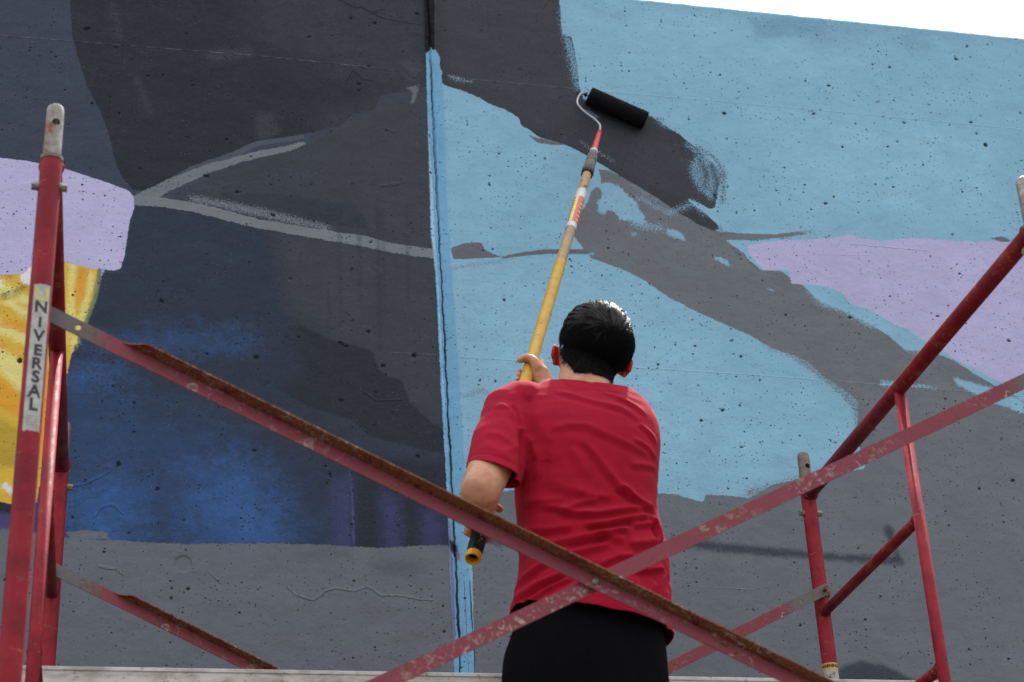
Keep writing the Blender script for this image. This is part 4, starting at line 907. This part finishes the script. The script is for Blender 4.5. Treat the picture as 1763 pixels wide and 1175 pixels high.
# painter's left arm and hand (left in the photograph)
tube(bm, [SHL, SHL.lerp(ELL, .5), ELL-Vector((0, 0, -.015))], [.056, .052, .0465], 26, round_ends=True)
tube(bm, [ELL+Vector((0, 0, .012)), ELL.lerp(WRL, .40), WRL], [.0465, .042, .0275], 24, flat=.9, round_ends=True)
gx = (rt - pe*rt.dot(pe)).normalized(); gy = gx.cross(pe);
if gy.y < 0: gy = -gy                                                          # gx: image right, gy: away from the camera
def finger(c0, along, angs, r, rp, rise=0.0, rt_=.86):
    """finger bent round the pole: angles in degrees, 0 = image right, 90 = far side"""
    pts = []
    for i, a in enumerate(angs):
        q = math.radians(a); pts.append(c0+pe*(along+rise*i/(len(angs)-1))+(gx*math.cos(q)+gy*math.sin(q))*(rp+r*.86))
    rr = [r*(1-(1-rt_)*i/(len(angs)-1)) for i in range(len(angs))]
    tube(bm, crom(pts, 4), [float(np.interp(i/4, range(len(angs)), rr)) for i in range(4*(len(angs)-1)+1)], 12, round_ends=True)
G0 = PBH
pc = [WRL, G0+pe*.020+gx*-.030+gy*-.004, G0-pe*.020+gx*-.030+gy*.004]
tube(bm, [WRL, WRL.lerp(pc[1], .6), pc[1]], [.0270, .0255, .0240], 20, flat=.8, round_ends=True)
for k, al in enumerate((.026, .009, -.008, -.024)):
    tube(bm, [G0+pe*(.016-.006*k)+gx*-.026+gy*-.004, G0+pe*al+gx*-.031+gy*.006], [.016, .0105], 14, round_ends=True)
    finger(G0, al, (172, 135, 95, 55, 22), .0088, .0186, -.004)
tube(bm, crom([G0+pe*.026+gx*-.024+gy*-.014, G0+pe*.040+gx*-.006+gy*-.030, G0+pe*.050+gx*.018+gy*-.024, G0+pe*.054+gx*.032+gy*-.012], 3), [.0140, .0135, .0130, .0125, .012, .0115, .011, .0105, .010, .0095], 12, round_ends=True)
# right arm crosses in front of the chest; hand closes on the pole
tube(bm, [SHR, SHR.lerp(ELR, .5), ELR], [.055, .050, .045], 22, round_ends=True)
tube(bm, [ELR, ELR.lerp(WRR, .35), WRR], [.045, .042, .0285], 24, round_ends=True)
H0 = PH; RPOLE = .0170
palm0 = H0-pe*.006+gx*.0335+gy*-.004
tube(bm, [WRR, WRR.lerp(palm0, .5), palm0, H0+pe*.022+gx*.030+gy*.002], [.0285, .0285, .0265, .0185], 22, flat=.78, round_ends=True)
for k, al in enumerate((.012, -.006, -.024)):                                   # three fingers round the far side
    tube(bm, [palm0-pe*.002*k, H0+pe*al+gx*.029+gy*.008], [.016, .0100], 14, round_ends=True)
    finger(H0, al, (8, 45, 90, 135, 172-6*k), .0086, RPOLE, -.006)
tube(bm, crom([H0+pe*.020+gx*.030+gy*.004, H0+pe*.045+gx*.029+gy*.006, H0+pe*.066+gx*.026+gy*.004], 3), [.0105, .0102, .010, .0096, .0092, .0088, .0082], 12, round_ends=True)     # index along the pole
tube(bm, crom([H0-pe*.004+gx*.026+gy*-.016, H0+pe*.014+gx*.012+gy*-.0270, H0+pe*.024+gx*-.006+gy*-.0275, H0+pe*.024+gx*-.026+gy*-.0190], 3), [.0165, .0155, .0145, .0135, .0128, .0124, .0120, .0114, .0106, .0098], 14, round_ends=True)   # thumb over the near side
# hips and legs
HIPZ = at(1010, 1120, YB).z; hcx = (lx(HIPZ)+rx(HIPZ))/2
FEET = []
for s in (-1, 1):
    hip = Vector((hcx+s*.085, YB+.01, HIPZ-.06)); knee = Vector((hcx+s*.105, YB-.03, DECK+.46)); ank = Vector((hcx+s*.125, YB+.02, DECK+.085))
    tube(bm, [hip+Vector((0, 0, .05)), hip, knee], [.085, .088, .058], 24, round_ends=True)
    tube(bm, [knee, knee.lerp(ank, .32)+Vector((0, -.012, 0)), ank], [.057, .056, .036], 20, round_ends=True)
    tube(bm, [ank, ank+Vector((s*.01, .07, -.045))], [.036, .030], 16, round_ends=True); FEET.append((ank, s))
body_me = smoothed(bm, .0036, 5)
t = NT('skin'); a = t.noise(30, 4, .6); b = t.noise(160, 3, .6)
c = t.mix(t.rng(a, .3, .7), col4((184, 128, 94)), col4((206, 156, 122))); c = t.mix(t.rng(t.noise(90, 4, .7), .55, .7, 0, .35), c, col4((176, 104, 82)))
M_skin = t.fin(c, t.rng(b, .3, .7, .42, .55), 0, t.bump(b, .0004), **{'Subsurface Weight': 1.0, 'Subsurface Radius': (1.0, .28, .16), 'Subsurface Scale': .011})
person = empty('person', (hcx, YB, DECK))
mesh_obj('body', body_me, M_skin, person)
print('body', len(body_me.vertices), time.time()-T0)
# thin ear membranes glow with the sun behind them
t = NT('ear_skin'); c0 = col4((150, 40, 32)); tr = t.n('ShaderNodeBsdfTranslucent'); tr.inputs[0].default_value = col4((225, 22, 16)); mx = t.n('ShaderNodeMixShader'); mx.inputs[0].default_value = .5
t.t.links.new(t.b.outputs[0], mx.inputs[1]); t.t.links.new(tr.outputs[0], mx.inputs[2]); t.t.links.new(mx.outputs[0], t.out.inputs[0])
M_ear = t.fin(c0, .45)
body_me.materials.append(M_ear)
inv = person.location; idxs = []
cen = np.empty(len(body_me.polygons)*3, np.float32); body_me.polygons.foreach_get('center', cen); cen = cen.reshape(-1, 3)+np.array(inv)
mi = np.zeros(len(cen), np.int32)
for c_, s in zip(EARS, (-1, 1)):
    d = np.abs(cen-np.array(c_)); m_ = (d[:, 2] < .042) & (((cen[:, 0]-c_.x)*s) > -.0065) & (np.abs(cen[:, 1]-c_.y) < .03) & (d[:, 0] < .04); mi[m_] = 1
body_me.polygons.foreach_set('material_index', mi)

# ---- shirt
def ray_planeY(p, Y): return at(p[0], p[1], Y)
bm = bmesh.new()
torso(bm, 0, zbot-.04, ztop+.004, 1.0)
tube(bm, [at(1008, 676, 3.88), at(1012, 640, 3.885)], [.082, .074], 30, round_ends=False)
SLE = at(850, 822, 3.790); sdir = (SLE-SHL).normalized()
tube(bm, [at(902, 702, 3.87), SHL+Vector((.006, 0, .012)), SHL.lerp(SLE, .5)+Vector((-.002, -.002, 0)), SLE, SLE+sdir*.05], [.066, .0675, .0690, .0675, .066], 34, round_ends=True)
tube(bm, [SHR+Vector((-.02, -.01, .004)), SHR+Vector((-.006, .03, -.01)), SHR.lerp(ELR, .55), SHR.lerp(ELR, .80)], [.066, .068, .066, .064], 30, round_ends=True)
sm_ = smoothed(bm, .0037, 12)
bm = bmesh.new(); bm.from_mesh(sm_); bpy.data.meshes.remove(sm_)
def plane3(a, b, c): n = (b-a).cross(c-a).normalized(); return a, n
def cutoff(bm, co, no, sel=None):
    geom = [f for f in bm.faces if sel is None or sel(f.calc_center_median())]
    es = set(e for f in geom for e in f.edges); vs = set(v for f in geom for v in f.verts)
    bmesh.ops.bisect_plane(bm, geom=geom+list(es)+list(vs), plane_co=co, plane_no=no, clear_outer=False)
    kill = [f for f in bm.faces if (f.calc_center_median()-co).dot(no) > 0 and (sel is None or sel(f.calc_center_median()))]
    bmesh.ops.delete(bm, geom=kill, context='FACES')
hp, hn = plane3(at(878, 1048, 3.87), at(1157, 1104, 3.87), at(1012, 1038, 3.745))
if hn.z > 0: hn = -hn
hemP, hemN = hp.copy(), hn.copy()
cutoff(bm, hp, hn)
np_, nn = plane3(at(947, 661, 3.90), at(1082, 675, 3.90), at(1008, 656, 3.80))
if nn.z < 0: nn = -nn
cutoff(bm, np_, nn, lambda c: (c-at(1012, 660, 3.88)).length < .13)
neckP, neckN = np_.copy(), nn.copy()
slP, slN = plane3(at(806, 803, 3.80), at(899, 836, 3.80), at(846, 798, 3.735))
if slN.z > 0: slN = -slN
sleeve_sel = lambda c: c.x < SLE.x+.068 and (c-SLE).length < .16
cutoff(bm, slP, slN, sleeve_sel)
srP = SHR.lerp(ELR, .75); srN = (ELR-SHR).normalized()
cutoff(bm, srP, srN, lambda c: (c-srP).length < .12 and c.y > 3.98)
bmesh.ops.delete(bm, geom=[v for v in bm.verts if not v.link_faces], context='VERTS')
sh_me = bpy.data.meshes.new('shirt'); bm.to_mesh(sh_me); bm.free()
N = len(sh_me.vertices); co = np.empty(N*3, np.float32); sh_me.vertices.foreach_get('co', co); co = co.reshape(-1, 3).astype(float)
nr = np.array([v.normal[:] for v in sh_me.vertices])
RID = [   # crease ridges traced over the back: points, half width px, height mm
 ([(958, 662), (990, 676), (1025, 691), (1070, 703), (1106, 722)], 7, 3.2), ([(1061, 679), (1090, 690), (1118, 709)], 6, 3.2), ([(1040, 668), (1075, 680), (1100, 700)], 5, 2.2),
 ([(940, 742), (978, 735), (1008, 738), (1041, 754), (1086, 771), (1127, 783)], 9, 3.2), ([(1100, 729), (1127, 745), (1136, 758)], 6, 4), ([(1088, 759), (1118, 769), (1134, 783)], 6, 4), ([(1080, 805), (1110, 800), (1136, 797)], 7, 4),
 ([(998, 762), (1020, 787), (1045, 820), (1065, 842), (1098, 860)], 8, 5.5), ([(980, 775), (996, 800), (1010, 830)], 10, 2.5), ([(1062, 840), (1085, 857), (1113, 870), (1130, 868)], 7, 6.5),
 ([(906, 745), (920, 754), (931, 790), (928, 820)], 8, 4.5), ([(925, 700), (935, 735), (950, 765)], 12, 3), ([(893, 690), (903, 725), (907, 750)], 7, 3.0),
 ([(853, 694), (867, 688), (882, 698), (892, 722), (897, 745)], 7, 4), ([(835, 745), (858, 752), (884, 770)], 9, 3.5), ([(862, 790), (880, 778), (900, 765)], 8, 3.5), ([(826, 768), (850, 782), (875, 800)], 9, 2.5),
 ([(930, 866), (960, 874), (979, 885), (1025, 889), (1067, 882), (1122, 872)], 7, 5.5), ([(965, 884), (998, 868), (1028, 868)], 7, 4.0), ([(988, 850), (1010, 858), (1050, 862)], 8, 3),
 ([(905, 893), (945, 907), (985, 910)], 8, 4), ([(1000, 908), (1040, 905), (1075, 896), (1124, 884)], 7, 6), ([(1018, 926), (1058, 915), (1080, 916)], 6, 5.5), ([(1084, 906), (1104, 902), (1128, 896)], 7, 6), ([(920, 935), (984, 930), (1035, 922), (1075, 934)], 9, 5),
 ([(1124, 884), (1137, 905), (1140, 930)], 5, 6.5), ([(1080, 940), (1110, 935), (1140, 925)], 9, 5), ([(960, 955), (1000, 950), (1050, 940)], 8, 4), ([(899, 987), (929, 969), (962, 953)], 6, 5.5), ([(889, 1018), (929, 999), (980, 985)], 6, 6), ([(900, 1036), (935, 1014), (985, 996)], 6, 5.5), ([(915, 1038), (960, 1018), (1010, 1008)], 7, 4),
 ([(1028, 977), (1062, 962), (1092, 959)], 6, 4.5), ([(1088, 985), (1117, 981), (1148, 972)], 6, 5.5), ([(1133, 1034), (1140, 1001), (1152, 976)], 7, 4.5), ([(1110, 1050), (1120, 1020), (1128, 1000)], 9, 4), ([(1148, 1075), (1150, 1040), (1156, 1005)], 6, 4), ([(1075, 1000), (1100, 1012), (1130, 1040)], 8, 3.0), ([(895, 905), (905, 935), (900, 965)], 7, 3.5), ([(940, 820), (980, 846), (1020, 850)], 12, 3), ([(912, 850), (940, 858), (970, 862)], 9, 3.5),
]
VAL = [([(900, 735), (902, 765), (901, 800), (898, 840)], 8, 9), ([(886, 690), (893, 708), (897, 735)], 5, 3.5), ([(1002, 917), (1035, 915), (1071, 906), (1120, 894)], 5, 3), ([(975, 946), (1035, 934), (1067, 926)], 5, 3), ([(1130, 895), (1132, 925)], 4, 4), ([(905, 1024), (940, 1006), (975, 995)], 4, 3)]
disp = np.zeros(N); mask = np.clip((-nr[:, 1]+.25)/.6, 0, 1)
S1 = .00141
for lst, sg in ((RID, 1), (VAL, -1)):
    for pts, wpx, amp in lst:
        P = np.array([[*(lambda q: (q.x, q.z))(at(x, y, 3.765))] for x, y in pts]); wv_ = wpx*S1*.78
        seglen = np.hypot(*(P[1:]-P[:-1]).T); cum = np.concatenate([[0], np.cumsum(seglen)]); tot = cum[-1]
        bd = np.full(N, 1e9); bs = np.zeros(N); bu = np.zeros(N)
        for i in range(len(P)-1):
            e = P[i+1]-P[i]; Ls = e@e; wx_ = co[:, [0, 2]]-P[i]; tt = np.clip((wx_@e)/Ls, 0, 1); dd = wx_-tt[:, None]*e; d = np.hypot(dd[:, 0], dd[:, 1])
            sgn = np.sign(e[0]*wx_[:, 1]-e[1]*wx_[:, 0]); up_ = 1 if e[0] >= 0 else -1
            m_ = d < bd; bd[m_] = d[m_]; bs[m_] = (sgn*up_)[m_]; bu[m_] = (cum[i]+tt*seglen[i])[m_]/tot
        tap = np.clip(bu/.18, 0, 1)*np.clip((1-bu)/.18, 0, 1); tap = tap*(2-tap)
        sdn = bd*bs
        g = np.exp(-(bd/wv_)**1.55) - (.55*np.exp(-((sdn+1.75*wv_)/wv_)**2) if sg > 0 else 0)
        disp += sg*amp*((.75e-3 if pts[0][0] < 900 else 1.2e-3) if (sg > 0 and pts[0][1] < 830) else 1.8e-3)*g*tap
nz1 = np.array([noise.noise(Vector((c[0]*9, c[1]*7, c[2]*14)))+.5*noise.noise(Vector((c[0]*24, c[1]*20, c[2]*38))) for c in co])
hemd = -(co-np.array(hemP))@np.array(hemN); sld = -(co-np.array(slP))@np.array(slN); nkd = (np.array(neckP)-co)@np.array(neckN)
disp = disp*mask + nz1*.0024
band = (hemd < .020) & (hemd > .0175); disp[band] -= .0012
sb = (sld < .020) & (sld > .016) & (co[:, 0] < SLE.x+.07); disp[sb] -= .0014
nb_ = (nkd < .022) & (np.hypot(co[:, 0]-at(1010, 660, 3.88).x, co[:, 1]-3.88) < .10); disp[nb_] += .0012
fine = np.array([noise.noise(Vector((c[0]*18+c[2]*14, c[1]*10, c[2]*52)))*max(0, noise.noise(Vector((c[0]*5, 7, c[2]*5)))+.25) for c in co])
disp += fine*.0030
co += nr*disp[:, None]
# wavy hem
hw = np.clip(1-hemd/.06, 0, 1)[:, None]*np.array([noise.noise(Vector((c[0]*16, c[1]*16, 3))) for c in co])[:, None]
co += hw*np.array([0, -.010, .003])
sh_me.vertices.foreach_set('co', co.astype(np.float32).ravel()); sh_me.update()
t = NT('red_cotton'); a = t.noise(8, 4, .6); b = t.noise(700, 2, .6); d_ = t.noise(50, 4, .6)
c = t.mix(t.rng(a, .3, .7), col4((156, 14, 42)), col4((168, 18, 48))); c = t.mix(t.rng(b, .3, .7, 0, .2), c, col4((180, 30, 50)))
M_shirt = t.fin(c, .85, 0, t.bump(t.add(t.mul(b, .0003), t.mul(d_, .0012)), 1.0, .8), **{'Sheen Weight': .04, 'Specular IOR Level': .12})
sh = mesh_obj('shirt', sh_me, M_shirt, person); md = sh.modifiers.new('thickness', 'SOLIDIFY'); md.thickness = .0022; md.offset = -1
print('shirt', N, time.time()-T0)
# ---- shorts
bm = bmesh.new(); rings = []
zw = HIPZ+.15
aL, bR = at(864, 1165, YB).x, at(1152, 1165, YB).x
for z, k in ((zw+.05, 0), (zw, 0), (zw-.05, .05), (zw-.10, .25), (zw-.15, .55), (zw-.21, .85), (zw-.28, 1), (zw-.36, 1)):
    zc_ = max(z, zbot+.03); a = (lx(zc_)+.022)*(1-k)+aL*k; b = (rx(zc_)-.022)*(1-k)+bR*k
    rings.append(sring((a+b)/2, YB+.012, z, (b-a)/2, .104+.024*k, 2.4))
loft(bm, rings)
for s in (-1, 1):
    hip = Vector(((aL+bR)/2+s*.088, YB+.008, zw-.27)); kn = Vector(((aL+bR)/2+s*.100, YB-.015, DECK+.42))
    tube(bm, [hip, hip.lerp(kn, .5), kn, kn-Vector((0, 0, .05))], [.100, .108, .112, .112], 30, round_ends=True)
sm2 = smoothed(bm, .0065, 6); bm = bmesh.new(); bm.from_mesh(sm2); bpy.data.meshes.remove(sm2)
cutoff(bm, Vector((0, 0, DECK+.42)), Vector((0, 0, -1))); cutoff(bm, Vector((0, 0, zw+.045)), Vector((0, 0, 1)))
for v in bm.verts:
    q = v.co; nn_ = noise.noise(Vector((q.x*11, q.y*11, q.z*4)))+.4*noise.noise(Vector((q.x*30, q.y*30, q.z*12))); v.co = q + v.normal*(.009*nn_)
M_shorts = plain('black_jersey', (.0036, .0037, .0046), .85, 0, .3, 200, .0006); M_shorts.node_tree.nodes['Principled BSDF'].inputs['Specular IOR Level'].default_value = .05
so = bm_obj('shorts', bm, M_shorts, person); md = so.modifiers.new('thickness', 'SOLIDIFY'); md.thickness = .002
# ---- shoes and socks
M_shoe = plain('shoe_leather', (.03, .03, .034), .5); M_sole = plain('shoe_sole', (.6, .6, .58), .7)
for ank, s in FEET:
    bm = bmesh.new(); f = Vector((s*.12, 1, 0)).normalized()
    tube(bm, [Vector((ank.x, ank.y-.03, DECK+.055)), Vector((ank.x, ank.y+.03, DECK+.06)), Vector((ank.x, ank.y, DECK+.05))+f*.12, Vector((ank.x, ank.y, DECK+.042))+f*.19], [.046, .048, .044, .034], 20, flat=.85, round_ends=True)
    tube(bm, [ank+Vector((0, 0, -.03)), ank+Vector((0, 0, .03))], [.046, .043], 20)
    me_ = smoothed(bm, .006, 3)
    for v in me_.vertices: v.co.z = max(v.co.z, DECK+.016)
    shoe = mesh_obj('shoe', me_, M_shoe, person)
    bm = bmesh.new(); c0_ = Vector((ank.x, ank.y, 0))+f*.07; r_ = [sring(0, 0, z, .050, .145, 2.4, 28) for z in (DECK+.001, DECK+.02)]
    Mz = Matrix.Rotation(-s*.12, 3, 'Z'); loft(bm, [[Vector((c0_.x, c0_.y, p.z))+Mz @ Vector((p.x, p.y, 0)) for p in rr] for rr in r_]); bm_obj('sole', bm, M_sole, shoe)
# ---- hair
def hit(px, py):
    o_ = HR.transposed() @ (camv-HC); d_ = HR.transposed() @ (at(px, py, 4.0)-camv).normalized()
    A = Vector((o_.x/HRX, o_.y/HRY, o_.z/HRZ)); B = Vector((d_.x/HRX, d_.y/HRY, d_.z/HRZ)); b_ = A.dot(B); c_ = A.dot(A)-1; a_ = B.dot(B)
    dis = b_*b_-a_*c_; return (o_ + d_*((-b_-math.sqrt(max(dis, 0)))/a_))
def sph(q): return Vector((q.x/HRX, q.y/HRY, q.z/HRZ)).normalized()
WH = sph(hit(1049, 571))
def surf(u, h): # unit dir -> local point at height h
    p = Vector((u.x*HRX*taper(u.z*HRZ), u.y*HRY, u.z*HRZ)); n_ = Vector((u.x/HRX, u.y/HRY, u.z/HRZ)).normalized(); return p + n_*h
ZN = (HR.transposed() @ (at(1010, 650, 3.815)-HC)).z            # hairline on the nape
def hairq(q):      # where the head carries hair, head-local metres (y = face)
    if q.y > .055: return q.z > .040+(q.y-.055)*.5
    if q.y > -.012: return q.z > .012+.02*min(abs(q.y-.03)/.03, 1) if q.y > .01 else q.z > -.012
    side = min(max((abs(q.x+.015)-.050)/.020, 0), 1)
    return q.z > ZN-.004+side*.050+.002*math.sin(q.x*160)
t = NT('black_hair'); a = t.noise(240, 2, .6)
M_hair = t.fin(t.mix(a, (.005, .0045, .0045, 1), (.022, .017, .015, 1)), .42, 0, None, **{'Specular IOR Level': .6})
M_clip = plain('clipped_hair', (.0045, .004, .0038), .7, 0, .3, 400, .0008); M_clip.node_tree.nodes['Principled BSDF'].inputs['Specular IOR Level'].default_value = .12
def lenh(u): # hair length over the head
    top = min(max((u.z+.40)/.9, 0), 1); return .006+.046*top**1.1
# under-layer: follows the scalp and nape of the figure
bm = bmesh.new(); bm.from_mesh(body_me); kill = []; roots = []
for v in bm.verts:
    q = HR.transposed() @ (v.co+person.location-HC)
    if abs(q.x) > .1 or abs(q.y) > .12 or abs(q.z) > .13 or not hairq(q): kill.append(v); continue
    u = sph(q)
    for e_ in EARS:
        if (v.co+person.location-e_).length < .034 and abs(q.x) > HRX*.99: kill.append(v); break
    else: roots.append((v, q, u))
bmesh.ops.delete(bm, geom=kill, context='VERTS')
def cap_h(q, u):
    if q.y < -.012 and q.z-(ZN-.004+min(max((abs(q.x+.015)-.050)/.020, 0), 1)*.050) < .012: return -.002   # bare skin under the last clipped hairs
    rel = u-WH*u.dot(WH); ph = math.atan2(rel.x, rel.z); dd = math.acos(max(-1, min(1, u.dot(WH))))
    g = noise.noise(Vector((math.cos(ph+dd*.5)*10, math.sin(ph+dd*.5)*10, dd*1.2)))
    return .0008+.0082*min(max((q.z-ZN)/.085, 0), 1)+g*.0018*min(max((q.z-ZN)/.04, 0), 1)
bm.normal_update()
ups = [(v.co+v.normal*cap_h(q, u), v) for v, q, u in roots]
for k_, (c_, v) in enumerate(ups): v.co = c_+person.location
ups = [(v.co.copy(), None) for c_, v in ups]
nrms = [v.normal.copy() for v, q, u in roots]
hair = bm_obj('hair', bm, M_clip, person)
vs_, fs_ = [], []
def strand(path, w0, nrm_):
    b0 = len(vs_); n = len(path)
    for i, p in enumerate(path):
        d = (path[min(i+1, n-1)]-path[max(i-1, 0)]); sd2 = nrm_[i].cross(d)
        if sd2.length < 1e-9: sd2 = Vector((1, 0, 0))
        sd2.normalize(); r = w0*(1-(i/(n-1))*.8)
        vs_.extend((p-sd2*r, p+sd2*r, p+nrm_[i]*r*1.3))
    for i in range(n-1):
        for k in range(3):
            a_ = b0+i*3+k; b_ = b0+i*3+(k+1) % 3; fs_.append((a_, b_, b_+3, a_+3))
def flow(q, cl, L_):
    rad = q-WH; rad = rad-q*rad.dot(q); rad = rad.normalized() if rad.length > 1e-3 else Vector((1, 0, 0)); sw = q.cross(rad)
    down = Vector((0, .1, -1)); down = down-q*down.dot(q); dist = math.acos(max(-1, min(1, q.dot(WH))))
    dr = rad+sw*(.75*math.exp(-dist*1.5))+cl+down*(.4 if q.z < .05 else 0); dr = dr-q*dr.dot(q); return dr.normalized()
nl = 0
while nl < 560:
    near = nl < 70
    u = (WH+Vector((random.gauss(0, .16), random.gauss(0, .16), random.gauss(0, .16)))).normalized() if near else Vector((random.gauss(0, 1), random.gauss(0, 1), random.gauss(0, 1))).normalized()
    q0 = Vector((u.x*HRX, u.y*HRY, u.z*HRZ))
    if not hairq(q0) or u.y > .7 or q0.z < -.028 or (abs(q0.x) > .05 and q0.z < .004): continue
    nl += 1; L_ = lenh(u)*random.uniform(.7, 1.15); nseg = 7; hb = min(max((u.z+.25)/.9, 0), 1)**1.3
    h0 = .0035+.004*hb; lift = (.0014+.0075*hb)*random.uniform(.3, 1.25)*(1 if not near else .7); cl = noise.noise_vector(u*9)*.5+Vector((random.gauss(0, .10), random.gauss(0, .10), random.gauss(0, .10)))
    q = u.copy(); path, nn_ = [], []
    for i in range(nseg+1):
        f = i/nseg; path.append(HC+HR @ surf(q, h0+lift*math.sin(f*2.3))); nn_.append((HR @ q).normalized()); q = (q+flow(q, cl, L_)*(L_/nseg/.09)).normalized()
    for _ in range(20):
        a0 = random.uniform(0, 2*math.pi); rr_ = math.sqrt(random.random())*.0046; side_ = nn_[0].cross(path[1]-path[0]).normalized()
        fl = random.uniform(.75, 1.1); st0 = random.uniform(0, .12)
        pp = []
        for i, p in enumerate(path):
            f = i/nseg; k_ = (1-.72*f**1.3); pp.append(p+side_*(rr_*math.cos(a0)*k_)+nn_[i]*(rr_*.35*math.sin(a0)*k_))
        n2 = max(3, int((nseg+1)*fl)) if fl < 1 else nseg+1
        strand(pp[:n2], random.uniform(.00045, .00085), nn_[:n2])
# short clipped hair over the sides, back and nape
roots_short = [(c_, q, n_) for (c_, _), (_, q, u), n_ in zip(ups, roots, nrms) if q.z < .03]
nape = random.choices(roots_short, k=11000)
vl, fl_ = len(vs_), len(fs_)
for c_, q, n_ in nape:
    k = min(max((q.z-ZN)/.07, 0), 1); l = (.0035+.010*k)*random.uniform(.6, 1.3)
    d = Vector((random.gauss(-.1, .25)-q.x*3*k, 0, -1)); d = (d-n_*d.dot(n_)).normalized(); d = (d+n_*.22).normalized()
    p = c_+Vector((random.uniform(-.002, .002), 0, random.uniform(-.003, .004)))+n_*random.uniform(-.0008, .0012)
    strand([p, p+d*l*.5, p+d*l-n_*l*.12], random.uniform(.00025, .0005), [n_]*3)
me_ = bpy.data.meshes.new('hair_strands'); me_.from_pydata([tuple(v) for v in vs_], [], fs_)
me_.materials.append(M_hair); me_.materials.append(M_clip); me_.polygons.foreach_set('material_index', [0 if i_ < fl_ else 1 for i_ in range(len(fs_))])
hs = mesh_obj('hair_strands', me_, None, hair); hs['kind'] = 'stuff'
tag(person, 'dark-haired painter seen from behind in a red t-shirt and black shorts, holding the roller pole', 'person')
print('person', time.time()-T0)
